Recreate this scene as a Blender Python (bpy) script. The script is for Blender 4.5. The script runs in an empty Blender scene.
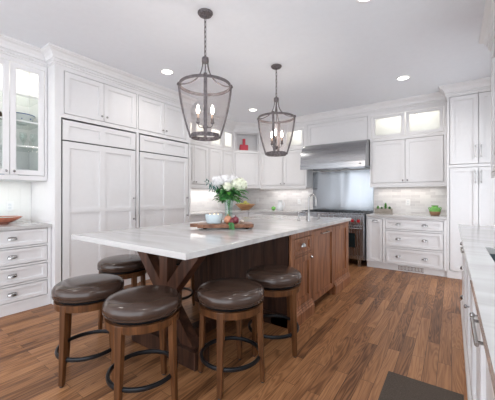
import bpy, bmesh, math, random
from mathutils import Vector, Matrix
random.seed(7)
PI = math.pi
S = bpy.context.scene
COL = S.collection

# ---------------------------------------------------------------- camera
T = math.radians(35.35)
cam = bpy.data.objects.new('camera', bpy.data.cameras.new('camera'))
COL.objects.link(cam)
cam.location = (0, 0, 1.225)
cam.rotation_euler = (math.radians(90), 0, T)
cam.data.sensor_width = 36
cam.data.lens = 36 * 287.9 / 495
cam.data.shift_y = -3.7 / 495
cam.data.clip_start = 0.02
S.camera = cam

# ---------------------------------------------------------------- world, lights, exposure
W = bpy.data.worlds.new('world')
S.world = W
W.use_nodes = True
bg = W.node_tree.nodes['Background']
bg.inputs['Color'].default_value = (0.885, 0.935, 1.0, 1)
bg.inputs['Strength'].default_value = 3.0
S.view_settings.view_transform = 'Standard'
S.view_settings.look = 'None'
S.cycles.transparent_max_bounces = 48
S.view_settings.exposure = 0.25
S.view_settings.gamma = 1.0
S.view_settings.use_curve_mapping = False

def lamp(kind, name, loc, power, col=(1, 1, 1), rot=(0, 0, 0), size=0.1, size_y=None, parent=None, **k):
    l = bpy.data.lights.new(name, kind)
    l.energy = power
    l.color = col
    if kind == 'AREA':
        l.shape = 'RECTANGLE' if size_y else 'DISK'
        l.size = size
        if size_y: l.size_y = size_y
    elif kind == 'SPOT':
        l.spot_size = k.get('angle', 2.0); l.spot_blend = 0.8; l.shadow_soft_size = size
    else:
        l.shadow_soft_size = size
    o = bpy.data.objects.new(name, l)
    COL.objects.link(o)
    o.location = loc
    o.rotation_euler = rot
    if parent:
        o.parent = parent
        o.matrix_parent_inverse = Matrix.Translation(-Vector(parent.location))
    return o

ZC = 2.875           # ceiling
XW, YW, XR = -4.33, 5.88, 0.70   # left wall, back wall, right wall
WARM = (1.0, 0.90, 0.80)
SPOTS = [(-3.07, 0.50), (-0.565, 0.50), (-3.07, 2.49), (-0.572, 2.49), (-3.09, 4.53), (-0.55, 4.52)]
for x, y in SPOTS:
    lamp('SPOT', 'downlight_lamp', (x, y, ZC - 0.02), (32 if x > -1 else 42) if y > 4 else 16, (1, 0.96, 0.91), size=0.06, angle=2.8)
lamp('AREA', 'under_cabinet_lamp', (-4.06, 0.75, 1.398), 1.5, (1, .96, .9), size=0.2, size_y=1.1)
lamp('AREA', 'under_cabinet_lamp', (-0.67, 5.72, 1.385), 1.3, (1, .92, .82), size=0.9, size_y=0.06)
lamp('AREA', 'under_cabinet_lamp', (-2.98, 5.72, 1.385), 1.5, (1, .95, .9), size=0.9, size_y=0.06)
lamp('AREA', 'under_cabinet_lamp', (-4.16, 4.25, 1.385), 3.6, (1, .95, .9), size=0.06, size_y=1.4)
lamp('AREA', 'cabinet_lamp', (-0.645, 5.70, 2.80), 2.6, (1, .96, .86), size=0.9, size_y=0.1)
lamp('AREA', 'cabinet_lamp', (-2.72, 5.70, 2.80), 2.0, (1, .95, .85), size=0.35, size_y=0.1)
lamp('AREA', 'cabinet_lamp', (-4.14, 4.4, 2.80), 4.5, (1, .95, .85), size=0.1, size_y=1.2)
lamp('AREA', 'cabinet_lamp', (-4.05, 1.1, 2.82), 3.2, (1, .95, .86), size=0.25, size_y=0.45)
lamp('SPOT', 'hood_lamp', (-2.1, 5.45, 1.76), 1.2, (1, .97, .92), size=0.03, angle=2.4)
lamp('SPOT', 'hood_lamp', (-1.5, 5.45, 1.76), 4.0, (1, .97, .92), size=0.03, angle=2.4)

# ---------------------------------------------------------------- materials
def nm(name):
    m = bpy.data.materials.new(name)
    m.use_nodes = True
    nt = m.node_tree
    return m, nt, nt.nodes['Principled BSDF']

def plain(name, col, rough=0.5, metal=0.0, spec=0.5, noise=0.03, scale=20, bump=0.0):
    m, nt, b = nm(name)
    n = nt.nodes.new('ShaderNodeTexNoise'); n.inputs['Scale'].default_value = scale; n.inputs['Detail'].default_value = 4
    tc = nt.nodes.new('ShaderNodeTexCoord')
    nt.links.new(tc.outputs['Object'], n.inputs['Vector'])
    r = nt.nodes.new('ShaderNodeValToRGB')
    c0 = [max(0, c * (1 - noise)) for c in col]; c1 = [min(1, c * (1 + noise)) for c in col]
    r.color_ramp.elements[0].position = .3; r.color_ramp.elements[1].position = .7
    r.color_ramp.elements[0].color = (*c0, 1); r.color_ramp.elements[1].color = (*c1, 1)
    nt.links.new(n.outputs['Fac'], r.inputs['Fac'])
    nt.links.new(r.outputs['Color'], b.inputs['Base Color'])
    b.inputs['Roughness'].default_value = rough
    b.inputs['Metallic'].default_value = metal
    b.inputs['Specular IOR Level'].default_value = spec
    if bump:
        bp = nt.nodes.new('ShaderNodeBump'); bp.inputs['Strength'].default_value = bump; bp.inputs['Distance'].default_value = .004
        nt.links.new(n.outputs['Fac'], bp.inputs['Height']); nt.links.new(bp.outputs['Normal'], b.inputs['Normal'])
    return m

def mapped(nt, scale=(1, 1, 1), rot=(0, 0, 0)):
    tc = nt.nodes.new('ShaderNodeTexCoord'); mp = nt.nodes.new('ShaderNodeMapping')
    mp.inputs['Scale'].default_value = scale; mp.inputs['Rotation'].default_value = rot
    nt.links.new(tc.outputs['Object'], mp.inputs['Vector'])
    return mp.outputs['Vector']

def ramp(nt, src, stops):
    r = nt.nodes.new('ShaderNodeValToRGB')
    e = r.color_ramp.elements
    while len(e) < len(stops): e.new(0.5)
    for k, (p, c) in zip(e, stops):
        k.position = p; k.color = (*c, 1)
    nt.links.new(src, r.inputs['Fac'])
    return r.outputs['Color']

def mathn(nt, op, a, b=None):
    n = nt.nodes.new('ShaderNodeMath'); n.operation = op
    for i, v in enumerate((a, b)):
        if v is None: continue
        if isinstance(v, (int, float)): n.inputs[i].default_value = v
        else: nt.links.new(v, n.inputs[i])
    return n.outputs[0]

def wood(name, dark, mid, light, stretch=(18, 18, 1.5), rough=0.4):
    m, nt, b = nm(name)
    v = mapped(nt, stretch)
    n = nt.nodes.new('ShaderNodeTexNoise'); n.inputs['Scale'].default_value = 1; n.inputs['Detail'].default_value = 6; n.inputs['Distortion'].default_value = 1.2
    nt.links.new(v, n.inputs['Vector'])
    c = ramp(nt, n.outputs['Fac'], [(.3, dark), (.5, mid), (.72, light)])
    nt.links.new(c, b.inputs['Base Color'])
    b.inputs['Roughness'].default_value = rough; b.inputs['Specular IOR Level'].default_value = .3
    return m

def floor_mat():
    m, nt, b = nm('plank_floor')
    # planks run along world Y
    v = mapped(nt, (1, 1, 1), (0, 0, PI / 2))
    br = nt.nodes.new('ShaderNodeTexBrick')
    br.offset = 0.37; br.offset_frequency = 2; br.squash = 1.0
    br.inputs['Scale'].default_value = 1
    br.inputs['Brick Width'].default_value = 0.85
    br.inputs['Row Height'].default_value = 0.083
    br.inputs['Mortar Size'].default_value = 0.0012
    br.inputs['Mortar Smooth'].default_value = 0.2
    br.inputs['Color1'].default_value = (0, 0, 0, 1); br.inputs['Color2'].default_value = (1, 1, 1, 1)
    br.inputs['Mortar'].default_value = (0.0, 0.0, 0.0, 1)
    nt.links.new(v, br.inputs['Vector'])
    bw = nt.nodes.new('ShaderNodeSeparateColor'); nt.links.new(br.outputs['Color'], bw.inputs[0])
    rnd = bw.outputs[0]
    # shift the grain of each plank
    tc = nt.nodes.new('ShaderNodeTexCoord')
    sx = nt.nodes.new('ShaderNodeSeparateXYZ'); nt.links.new(tc.outputs['Object'], sx.inputs[0])
    cb = nt.nodes.new('ShaderNodeCombineXYZ')
    nt.links.new(mathn(nt, 'MULTIPLY', sx.outputs[0], 8.0), cb.inputs[0])
    nt.links.new(mathn(nt, 'MULTIPLY', sx.outputs[1], .6), cb.inputs[1])
    nt.links.new(mathn(nt, 'MULTIPLY', rnd, 23.0), cb.inputs[2])
    n1 = nt.nodes.new('ShaderNodeTexNoise'); n1.inputs['Scale'].default_value = 1.0; n1.inputs['Detail'].default_value = 2; n1.inputs['Distortion'].default_value = 0.6
    nt.links.new(cb.outputs[0], n1.inputs['Vector'])
    # cathedral rings : sine of the noise field
    rings = mathn(nt, 'SINE', mathn(nt, 'MULTIPLY', n1.outputs['Fac'], 120.0))
    rings = mathn(nt, 'ADD', mathn(nt, 'MULTIPLY', rings, 0.5), 0.5)
    cb2 = nt.nodes.new('ShaderNodeCombineXYZ')
    nt.links.new(mathn(nt, 'MULTIPLY', sx.outputs[0], 90.0), cb2.inputs[0])
    nt.links.new(mathn(nt, 'MULTIPLY', sx.outputs[1], 4.0), cb2.inputs[1])
    nt.links.new(mathn(nt, 'MULTIPLY', rnd, 23.0), cb2.inputs[2])
    n2 = nt.nodes.new('ShaderNodeTexNoise'); n2.inputs['Scale'].default_value = 1.0; n2.inputs['Detail'].default_value = 4
    nt.links.new(cb2.outputs[0], n2.inputs['Vector'])
    n3 = nt.nodes.new('ShaderNodeTexNoise'); n3.inputs['Scale'].default_value = 0.6; n3.inputs['Detail'].default_value = 3
    nt.links.new(cb.outputs[0], n3.inputs['Vector'])
    f = mathn(nt, 'ADD', mathn(nt, 'MULTIPLY', rnd, 0.22), 0.07)
    f = mathn(nt, 'ADD', f, mathn(nt, 'MULTIPLY', rings, 0.15))
    f = mathn(nt, 'ADD', f, mathn(nt, 'MULTIPLY', n2.outputs['Fac'], 0.30))
    f = mathn(nt, 'ADD', f, mathn(nt, 'MULTIPLY', n3.outputs['Fac'], 0.34))
    c = ramp(nt, f, [(.30, (.042, .018, .008)), (.43, (.135, .057, .024)), (.56, (.265, .118, .050)), (.78, (.43, .21, .095))])
    mx = nt.nodes.new('ShaderNodeMix'); mx.data_type = 'RGBA'
    nt.links.new(br.outputs['Fac'], mx.inputs['Factor'])
    nt.links.new(c, mx.inputs['A']); mx.inputs['B'].default_value = (.03, .015, .008, 1)
    nt.links.new(mx.outputs['Result'], b.inputs['Base Color'])
    rr = mathn(nt, 'ADD', mathn(nt, 'MULTIPLY', n2.outputs['Fac'], 0.16), 0.30); b.inputs['Specular IOR Level'].default_value = .22
    nt.links.new(rr, b.inputs['Roughness'])
    bp = nt.nodes.new('ShaderNodeBump'); bp.inputs['Strength'].default_value = 0.25; bp.inputs['Distance'].default_value = .002
    nt.links.new(f, bp.inputs['Height']); nt.links.new(bp.outputs['Normal'], b.inputs['Normal'])
    return m

def stone_mat():
    m, nt, b = nm('white_quartzite')
    v = mapped(nt, (1.3, 8, 8), (0, 0, 0.06))
    n = nt.nodes.new('ShaderNodeTexNoise'); n.inputs['Scale'].default_value = 1; n.inputs['Detail'].default_value = 7; n.inputs['Distortion'].default_value = .8
    nt.links.new(v, n.inputs['Vector'])
    c = ramp(nt, n.outputs['Fac'], [(.25, (.43, .42, .415)), (.42, (.51, .497, .49)), (.55, (.55, .54, .535)), (.8, (.61, .605, .605))])
    nt.links.new(c, b.inputs['Base Color'])
    b.inputs['Roughness'].default_value = 0.12; b.inputs['Specular IOR Level'].default_value = .42
    return m

def tile_mat(name, c1, c2, mortar, rot, w=0.15, h=0.05):
    m, nt, b = nm(name)
    v = mapped(nt, (1, 1, 1), rot)
    br = nt.nodes.new('ShaderNodeTexBrick')
    br.inputs['Scale'].default_value = 1
    br.inputs['Brick Width'].default_value = w; br.inputs['Row Height'].default_value = h
    br.inputs['Mortar Size'].default_value = 0.0022
    br.inputs['Color1'].default_value = (*c1, 1); br.inputs['Color2'].default_value = (*c2, 1)
    br.inputs['Mortar'].default_value = (*mortar, 1)
    nt.links.new(v, br.inputs['Vector'])
    nt.links.new(br.outputs['Color'], b.inputs['Base Color'])
    b.inputs['Roughness'].default_value = 0.3
    bp = nt.nodes.new('ShaderNodeBump'); bp.invert = True; bp.inputs['Strength'].default_value = 0.4; bp.inputs['Distance'].default_value = .002
    nt.links.new(br.outputs['Fac'], bp.inputs['Height']); nt.links.new(bp.outputs['Normal'], b.inputs['Normal'])
    return m

def steel_mat(name, col=(.56, .57, .59), rough=.27, vertical=True):
    m, nt, b = nm(name)
    v = mapped(nt, (160, 160, 1.0) if vertical else (1.0, 160, 160))
    n = nt.nodes.new('ShaderNodeTexNoise'); n.inputs['Scale'].default_value = 1; n.inputs['Detail'].default_value = 2
    nt.links.new(v, n.inputs['Vector'])
    nt.links.new(mathn(nt, 'ADD', mathn(nt, 'MULTIPLY', n.outputs['Fac'], .12), rough - .06), b.inputs['Roughness'])
    b.inputs['Base Color'].default_value = (*col, 1)
    b.inputs['Metallic'].default_value = 1
    return m

def add_waves(m, scale=(4.5, 4.5, .5), strength=.45, dist=.02):
    nt = m.node_tree; b = nt.nodes['Principled BSDF']
    n = nt.nodes.new('ShaderNodeTexNoise'); n.inputs['Scale'].default_value = 1; n.inputs['Detail'].default_value = 0
    nt.links.new(mapped(nt, scale, (0, .12, 0)), n.inputs['Vector'])
    bp = nt.nodes.new('ShaderNodeBump'); bp.inputs['Strength'].default_value = strength; bp.inputs['Distance'].default_value = dist
    nt.links.new(n.outputs['Fac'], bp.inputs['Height']); nt.links.new(bp.outputs['Normal'], b.inputs['Normal'])

def glass_mat(name, tint=(.97, .99, .98), refl=.10, rough=.02, strength=1.0):
    # thin pane : mostly clear, with a mirror share that grows at grazing angles
    m, nt, b = nm(name)
    out = nt.nodes['Material Output']
    tr = nt.nodes.new('ShaderNodeBsdfTransparent'); tr.inputs['Color'].default_value = (*tint, 1)
    gl = nt.nodes.new('ShaderNodeBsdfGlossy'); gl.inputs['Roughness'].default_value = rough
    fr = nt.nodes.new('ShaderNodeFresnel'); fr.inputs['IOR'].default_value = 1.45
    ge = nt.nodes.new('ShaderNodeNewGeometry')
    f = mathn(nt, 'ADD', mathn(nt, 'MULTIPLY', fr.outputs[0], strength), refl - .04)
    f = mathn(nt, 'MULTIPLY', f, mathn(nt, 'SUBTRACT', 1.0, ge.outputs['Backfacing']))
    mx = nt.nodes.new('ShaderNodeMixShader')
    nt.links.new(f, mx.inputs[0]); nt.links.new(tr.outputs[0], mx.inputs[1]); nt.links.new(gl.outputs[0], mx.inputs[2])
    nt.links.new(mx.outputs[0], out.inputs['Surface'])
    return m

def emit(name, col, s):
    m, nt, b = nm(name)
    b.inputs['Base Color'].default_value = (*col, 1)
    b.inputs['Emission Color'].default_value = (*col, 1); b.inputs['Emission Strength'].default_value = s
    return m

M = {}
M['white'] = plain('white_cabinet_paint', (.77, .76, .765), .38, noise=.01)
M['wall'] = plain('wall_paint', (.80, .79, .78), .6, noise=.01)
M['ceil'] = plain('ceiling_paint', (.82, .84, .885), .8, noise=.01)
M['bead'] = plain('white_panelling', (.84, .84, .82), .4, noise=.01)
M['floor'] = floor_mat()
M['stone'] = stone_mat()
M['tileb'] = tile_mat('marble_subway_tile', (.80, .785, .78), (.64, .62, .625), (.80, .78, .77), (PI / 2, 0, 0))
M['tilel'] = tile_mat('marble_subway_tile_side', (.80, .79, .79), (.70, .69, .70), (.78, .77, .76), (PI / 2, PI / 2, 0))
M['walnut'] = wood('walnut_cabinet', (.125, .046, .020), (.25, .10, .045), (.38, .17, .082))
M['dark_and_shaded_wood'] = wood('dark_and_shaded_walnut', (.026, .012, .008), (.05, .022, .014), (.085, .04, .024))  # dark wood parts, and island walnut with shade put into the colour
M['trestle'] = wood('trestle_wood', (.035, .014, .008), (.07, .029, .017), (.12, .052, .03))
M['stoolwood'] = wood('stool_wood', (.050, .019, .007), (.10, .039, .014), (.165, .068, .026), (30, 30, 2.5), .35)
M['leather'] = plain('brown_leather', (.052, .031, .023), .18, noise=.25, scale=9, bump=.12)
M['black'] = plain('black_metal', (.018, .019, .022), .3, metal=.6)
M['gasket'] = plain('dark_gap', (.03, .03, .035), .6)
M['steel'] = steel_mat('brushed_steel', (.42, .44, .47))
M['steelh'] = steel_mat('brushed_steel_hood', (.38, .385, .40), .28, False)
M['sheet'] = steel_mat('brushed_steel_sheet', (.32, .335, .355), .18)
add_waves(M['sheet'])
M['sinkm'] = plain('dark_sink_composite', (.09, .11, .12), .3)
M['chrome'] = plain('nickel', (.40, .39, .385), .18, metal=1, noise=.02)
M['iron'] = plain('weathered_iron', (.125, .108, .112), .6, metal=.3, noise=.55, scale=60)
M['glass'] = glass_mat('cabinet_glass', (.97, .985, .975), .03, .02, .6)
M['shelfglass'] = glass_mat('shelf_glass', (.95, .975, .965), .08, .1)
M['lampglass'] = glass_mat('lantern_glass', (.975, .952, .948), .045, .12, .5)
M['darkglass'] = plain('oven_glass', (.01, .02, .022), .05)
M['red'] = plain('red_plastic', (.42, .012, .02), .3)
M['redpaint'] = plain('red_paint', (.55, .05, .08), .45)
M['bulb'] = emit('lit_bulb', (1, .90, .78), 14)
M['down'] = emit('lit_downlight', (1, .96, .9), 6)
M['flame'] = emit('candle_flame', (1, .72, .45), 2.5)
M['candle'] = plain('candle_sleeve', (.30, .22, .17), .6)
M['porcelain'] = plain('white_porcelain', (.78, .80, .82), .2)
M['paleblue'] = plain('pale_blue_ceramic', (.60, .70, .74), .22)
M['blue'] = plain('blue_glaze', (.08, .14, .36), .2)
M['teal'] = plain('green_blue_glass', (.10, .33, .33), .15)
M['terracotta'] = plain('orange_glaze', (.50, .16, .09), .2, noise=.2)
M['greenglaze'] = plain('green_glaze', (.20, .50, .12), .2, noise=.2)
M['clay'] = plain('brown_clay', (.40, .22, .13), .6)
M['plastic'] = plain('white_plastic', (.86, .86, .86), .3)
M['leaf'] = plain('green_leaf', (.055, .20, .055), .45, noise=.5, scale=30)
M['leaf2'] = plain('bright_leaf', (.10, .34, .05), .5, noise=.4, scale=40)
M['euc'] = plain('eucalyptus_leaf', (.08, .18, .16), .5, noise=.3, scale=30)
M['petal'] = plain('white_petal', (.90, .885, .89), .6, noise=.06, scale=40)
M['petal2'] = plain('cream_petal', (.86, .88, .72), .6, noise=.12, scale=40)
M['pom'] = plain('dark_red_fruit', (.20, .035, .05), .35, noise=.5, scale=40)
M['peach'] = plain('peach_fruit', (.55, .25, .15), .45, noise=.3, scale=40)
M['apple'] = plain('yellow_green_fruit', (.50, .50, .14), .3, noise=.2, scale=30)
M['bowlwood'] = wood('bowl_wood', (.35, .17, .08), (.47, .25, .12), (.58, .34, .18), (6, 6, 25))
M['board'] = wood('board_wood', (.12, .05, .03), (.23, .105, .06), (.36, .19, .12), (3, 25, 25))
M['planter'] = wood('grey_wood', (.20, .17, .14), (.30, .26, .22), (.40, .36, .31), (3, 25, 25))
M['copperwax'] = plain('amber_wax', (.42, .25, .18), .4)
M['wax'] = plain('wax', (.72, .62, .54), .5)
M['rug'] = plain('dark_rug', (.085, .065, .05), .95, noise=.35, scale=180, bump=.5)
M['water'] = glass_mat('vase_glass', (.80, .92, .88), .10)

# ---------------------------------------------------------------- mesh helpers
class Fr:
    """a face to build against: u runs along it, n comes out of it, z up"""
    def __init__(s, o, u, n):
        s.o = Vector((o[0], o[1], 0)); s.u = Vector((u[0], u[1], 0)).normalized(); s.n = Vector((n[0], n[1], 0)).normalized()
    def p(s, u, n, z):
        return s.o + s.u * u + s.n * n + Vector((0, 0, z))
WORLD = Fr((0, 0), (1, 0), (0, 1))

class MB:
    def __init__(s): s.v = []; s.f = []
    def add(s, vs, fs):
        b = len(s.v); s.v += [tuple(v) for v in vs]; s.f += [tuple(i + b for i in f) for f in fs]; return s
    def box(s, u0, u1, n0, n1, z0, z1, fr=WORLD):
        vs = [fr.p(u, n, z) for z in (z0, z1) for n in (n0, n1) for u in (u0, u1)]
        return s.add(vs, [(0, 1, 3, 2), (4, 6, 7, 5), (0, 4, 5, 1), (2, 3, 7, 6), (0, 2, 6, 4), (1, 5, 7, 3)])
    def bar(s, a, b, w, h, up=(0, 0, 1), w2=None, h2=None):
        a = Vector(a); b = Vector(b); d = (b - a).normalized(); up = Vector(up)
        sx = d.cross(up).normalized(); sy = sx.cross(d).normalized()
        w2 = w2 or w; h2 = h2 or h
        vs = []
        for p, ww, hh in ((a, w, h), (b, w2, h2)):
            for i, j in ((-1, -1), (1, -1), (1, 1), (-1, 1)): vs.append(p + sx * i * ww / 2 + sy * j * hh / 2)
        return s.add(vs, [(0, 1, 2, 3), (7, 6, 5, 4)] + [(i, i + 4, (i + 1) % 4 + 4, (i + 1) % 4) for i in range(4)])
    def lathe(s, prof, c=(0, 0, 0), n=32, sx=1, sy=1):
        c = Vector(c); b = []
        for r, z in prof:
            b += [c + Vector((r * sx * math.cos(2 * PI * i / n), r * sy * math.sin(2 * PI * i / n), z)) for i in range(n)]
        fs = []
        for k in range(len(prof) - 1):
            for i in range(n):
                j = (i + 1) % n; fs.append((k * n + i, k * n + j, (k + 1) * n + j, (k + 1) * n + i))
        if prof[0][0] > 1e-5: fs.append(tuple(range(n - 1, -1, -1)))
        if prof[-1][0] > 1e-5: fs.append(tuple((len(prof) - 1) * n + i for i in range(n)))
        return s.add(b, fs)
    def ringp(s, prof, c=(0, 0, 0), n=48):
        """closed profile swept round the z axis"""
        c = Vector(c); b = []; m = len(prof)
        for r, z in prof:
            b += [c + Vector((r * math.cos(2 * PI * i / n), r * math.sin(2 * PI * i / n), z)) for i in range(n)]
        fs = [(k * n + i, k * n + (i + 1) % n, ((k + 1) % m) * n + (i + 1) % n, ((k + 1) % m) * n + i) for k in range(m) for i in range(n)]
        return s.add(b, fs)
    def tube(s, pts, r, n=8, closed=False):
        pts = [Vector(p) for p in pts]; N = len(pts); b = []; prev = None
        rs = r if isinstance(r, (list, tuple)) else [r] * N
        for i, p in enumerate(pts):
            if closed: d = pts[(i + 1) % N] - pts[i - 1]
            else: d = pts[min(i + 1, N - 1)] - pts[max(i - 1, 0)]
            d.normalize()
            if prev is None: a = d.orthogonal().normalized()
            else: a = (prev - d * prev.dot(d)).normalized()
            prev = a; c = d.cross(a)
            b += [p + (a * math.cos(2 * PI * k / n) + c * math.sin(2 * PI * k / n)) * rs[i] for k in range(n)]
        fs = []
        for i in range(N if closed else N - 1):
            j = (i + 1) % N
            for k in range(n):
                l = (k + 1) % n; fs.append((i * n + k, i * n + l, j * n + l, j * n + k))
        if not closed: fs += [tuple(range(n - 1, -1, -1)), tuple((N - 1) * n + k for k in range(n))]
        return s.add(b, fs)
    def ball(s, c, r, seg=16, rings=10, jit=0):
        pr = []
        rr = r if isinstance(r, tuple) else (r, r, r)
        c = Vector(c); vs = [c + Vector((0, 0, -rr[2]))]
        for k in range(1, rings):
            a = -PI / 2 + PI * k / rings
            for i in range(seg):
                t = 2 * PI * i / seg; q = 1 + random.uniform(-jit, jit)
                vs.append(c + Vector((rr[0] * math.cos(a) * math.cos(t) * q, rr[1] * math.cos(a) * math.sin(t) * q, rr[2] * math.sin(a) * q)))
        vs.append(c + Vector((0, 0, rr[2]))); top = len(vs) - 1; fs = []
        for i in range(seg):
            j = (i + 1) % seg; fs.append((0, 1 + j, 1 + i)); b = 1 + (rings - 2) * seg; fs.append((top, b + i, b + j))
        for k in range(rings - 2):
            for i in range(seg):
                j = (i + 1) % seg; fs.append((1 + k * seg + i, 1 + k * seg + j, 1 + (k + 1) * seg + j, 1 + (k + 1) * seg + i))
        return s.add(vs, fs)
    def prism(s, pts2, a0, a1, fr, axis='u'):
        """profile (n, z) pushed along u"""
        m = len(pts2)
        vs = [fr.p(a, n, z) for a in (a0, a1) for n, z in pts2]
        return s.add(vs, [tuple(range(m)), tuple(range(2 * m - 1, m - 1, -1))] + [(i, i + m, (i + 1) % m + m, (i + 1) % m) for i in range(m)])
    def build(s, name, mat, parent=None, smooth=False, bevel=0, solid=0, mats=None):
        me = bpy.data.meshes.new(name)
        me.from_pydata(s.v, [], s.f)
        bm = bmesh.new(); bm.from_mesh(me); bmesh.ops.recalc_face_normals(bm, faces=bm.faces)
        bm.to_mesh(me); bm.free()
        me.materials.append(mat)
        if smooth:
            me.polygons.foreach_set('use_smooth', [True] * len(me.polygons))
            me.set_sharp_from_angle(angle=math.radians(38))
        o = bpy.data.objects.new(name, me); COL.objects.link(o)
        if parent:
            o.parent = parent
            o.matrix_parent_inverse = WM(parent).inverted()
        if solid:
            md = o.modifiers.new('solid', 'SOLIDIFY'); md.thickness = solid; md.offset = 0
        if bevel:
            md = o.modifiers.new('bevel', 'BEVEL'); md.width = bevel; md.segments = 2; md.limit_method = 'ANGLE'
        return o

def WM(o):
    m = Matrix.LocRotScale(o.location, o.rotation_euler, o.scale)
    if o.parent: m = WM(o.parent) @ o.matrix_parent_inverse @ m
    return m

def tag(o, label=None, cat=None, group=None, kind=None):
    if label: o['label'] = label
    if cat: o['category'] = cat
    if group: o['group'] = group
    if kind: o['kind'] = kind
    return o

def thing(name, loc, label, cat, group=None):
    o = bpy.data.objects.new(name, None); COL.objects.link(o); o.location = loc
    o.empty_display_size = .1
    return tag(o, label, cat, group)

def dup(root, loc, rz, label, group=None):
    def cp(o, parent):
        c = o.copy(); COL.objects.link(c)
        if parent: c.parent = parent
        for ch in list(o.children): cp(ch, c)
        return c
    r = cp(root, None); r.location = loc; r.rotation_euler = (0, 0, rz); r['label'] = label
    if group: r['group'] = group
    return r

# ---------------------------------------------------------------- the room
MB().box(XW - .1, XR + .1, -2.6, YW + .1, -.12, 0).build('floor', M['floor'])['kind'] = 'structure'
MB().box(XW - .1, XR + .1, -2.6, YW + .1, ZC, ZC + .12).build('ceiling', M['ceil'])['kind'] = 'structure'
wl = MB().box(XW - .1, XW, -2.6, YW + .1, 0, ZC).build('wall_left', M['wall']); wl['kind'] = 'structure'
wb = MB().box(XW, XR + .1, YW, YW + .1, 0, ZC).build('wall_back', M['wall']); wb['kind'] = 'structure'
WY0, WY1, WZ0, WZ1 = .75, 2.35, 1.1, 2.35
b = MB()
b.box(XR, XR + .1, -.4, WY0, 0, ZC); b.box(XR, XR + .1, WY1, 4.1, 0, ZC); b.box(XR, XR + .1, 4.95, YW, 0, ZC); b.box(XR, XR + .1, 4.1, 4.95, 2.1, ZC)
b.box(XR, XR + .1, WY0, WY1, 0, WZ0); b.box(XR, XR + .1, WY0, WY1, WZ1, ZC)
b.build('wall_right', M['wall'])['kind'] = 'structure'
b = MB()
for y in (WY0, (WY0 + WY1) / 2 - .02, WY1 - .04): b.box(XR + .02, XR + .08, y, y + .04, WZ0, WZ1)
for z in (WZ0, (WZ0 + WZ1) / 2, WZ1 - .04): b.box(XR + .021, XR + .079, WY0 + .04, WY1 - .04, z, z + .04)
wf = b.build('window_1', M['white']); wf['kind'] = 'structure'
MB().box(XR + .045, XR + .05, WY0 + .04, WY1 - .04, WZ0 + .04, WZ1 - .04).build('pane', M['glass'], wf)

# finishes fixed to the walls
FB = Fr((0, YW), (1, 0), (0, -1))      # back wall, n comes towards the room
FL = Fr((XW, 0), (0, 1), (1, 0))       # left wall
FRt = Fr((XR, 0), (0, 1), (-1, 0))     # right wall
MB().box(-1.21, -.058, .001, .009, .9, 1.42, FB).build('tile_backsplash', M['tileb'], wb)
MB().box(-4.32, -2.44, .001, .009, .9, 1.42, FB).build('tile_backsplash', M['tileb'], wb)
MB().box(3.44, 5.86, .001, .009, .9, 1.42, FL).build('tile_backsplash', M['tilel'], wl)
b = MB()
y = 1.378
while y > -.6:
    b.box(y - .1105, y, .001, .012, .9, 1.44, FL); b.box(y - .113, y - .1105, .001, .0095, .9, 1.44, FL); y -= .113
b.build('panelling', M['bead'], wl)

# ---------------------------------------------------------------- cabinet parts
TD = .02     # door thickness; doors sit flush in their face frame
def shaker(name, fr, u0, u1, z0, z1, parent, n0=0.001, stile=.055, us=(), zs=(), mat=None, glass=None, rail=None, top=None):
    """frame and recessed panels; us / zs are extra mullions and rails (centre lines)"""
    mat = mat or M['white']; rail = rail or stile
    b = MB(); t = TD
    uu = [u0] + list(us) + [u1]; zz = [z0] + list(zs) + [z1]
    b.box(u0, u0 + stile, n0, n0 + t, z0, z1, fr); b.box(u1 - stile, u1, n0, n0 + t, z0, z1, fr)
    b.box(u0 + stile, u1 - stile, n0, n0 + t, z0, z0 + rail, fr); b.box(u0 + stile, u1 - stile, n0, n0 + t, z1 - (top or rail), z1, fr)
    for z in zs: b.box(u0 + stile, u1 - stile, n0, n0 + t, z - .027, z + .027, fr)
    for u in us:
        ed = [z0 + rail] + [k for z in zs for k in (z - .027, z + .027)] + [z1 - (top or rail)]
        for i in range(0, len(ed), 2): b.box(u - stile / 2, u + stile / 2, n0, n0 + t, ed[i], ed[i + 1], fr)
    # bead round each recess
    ue = [u0 + stile] + [k for u in us for k in (u - stile / 2, u + stile / 2)] + [u1 - stile]
    ze = [z0 + rail] + [k for z in zs for k in (z - .027, z + .027)] + [z1 - (top or rail)]
    for i in range(0, len(ue), 2):
        for j in range(0, len(ze), 2):
            a0, a1, c0, c1 = ue[i], ue[i + 1], ze[j], ze[j + 1]; w = .007; h = n0 + t - .006
            b.box(a0, a0 + w, n0, h, c0, c1, fr); b.box(a1 - w, a1, n0, h, c0, c1, fr)
            b.box(a0 + w, a1 - w, n0, h, c0, c0 + w, fr); b.box(a0 + w, a1 - w, n0, h, c1 - w, c1, fr)
    if not glass: b.box(u0 + stile, u1 - stile, n0, n0 + t - .015, z0 + rail, z1 - (top or rail), fr)
    o = b.build(name, mat, parent)
    if glass:
        tag(MB().box(u0 + stile, u1 - stile, n0 + .005, n0 + .009, z0 + rail, z1 - rail, fr).build('pane', M['glass'], o), 'clear glass pane')
    return o

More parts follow.
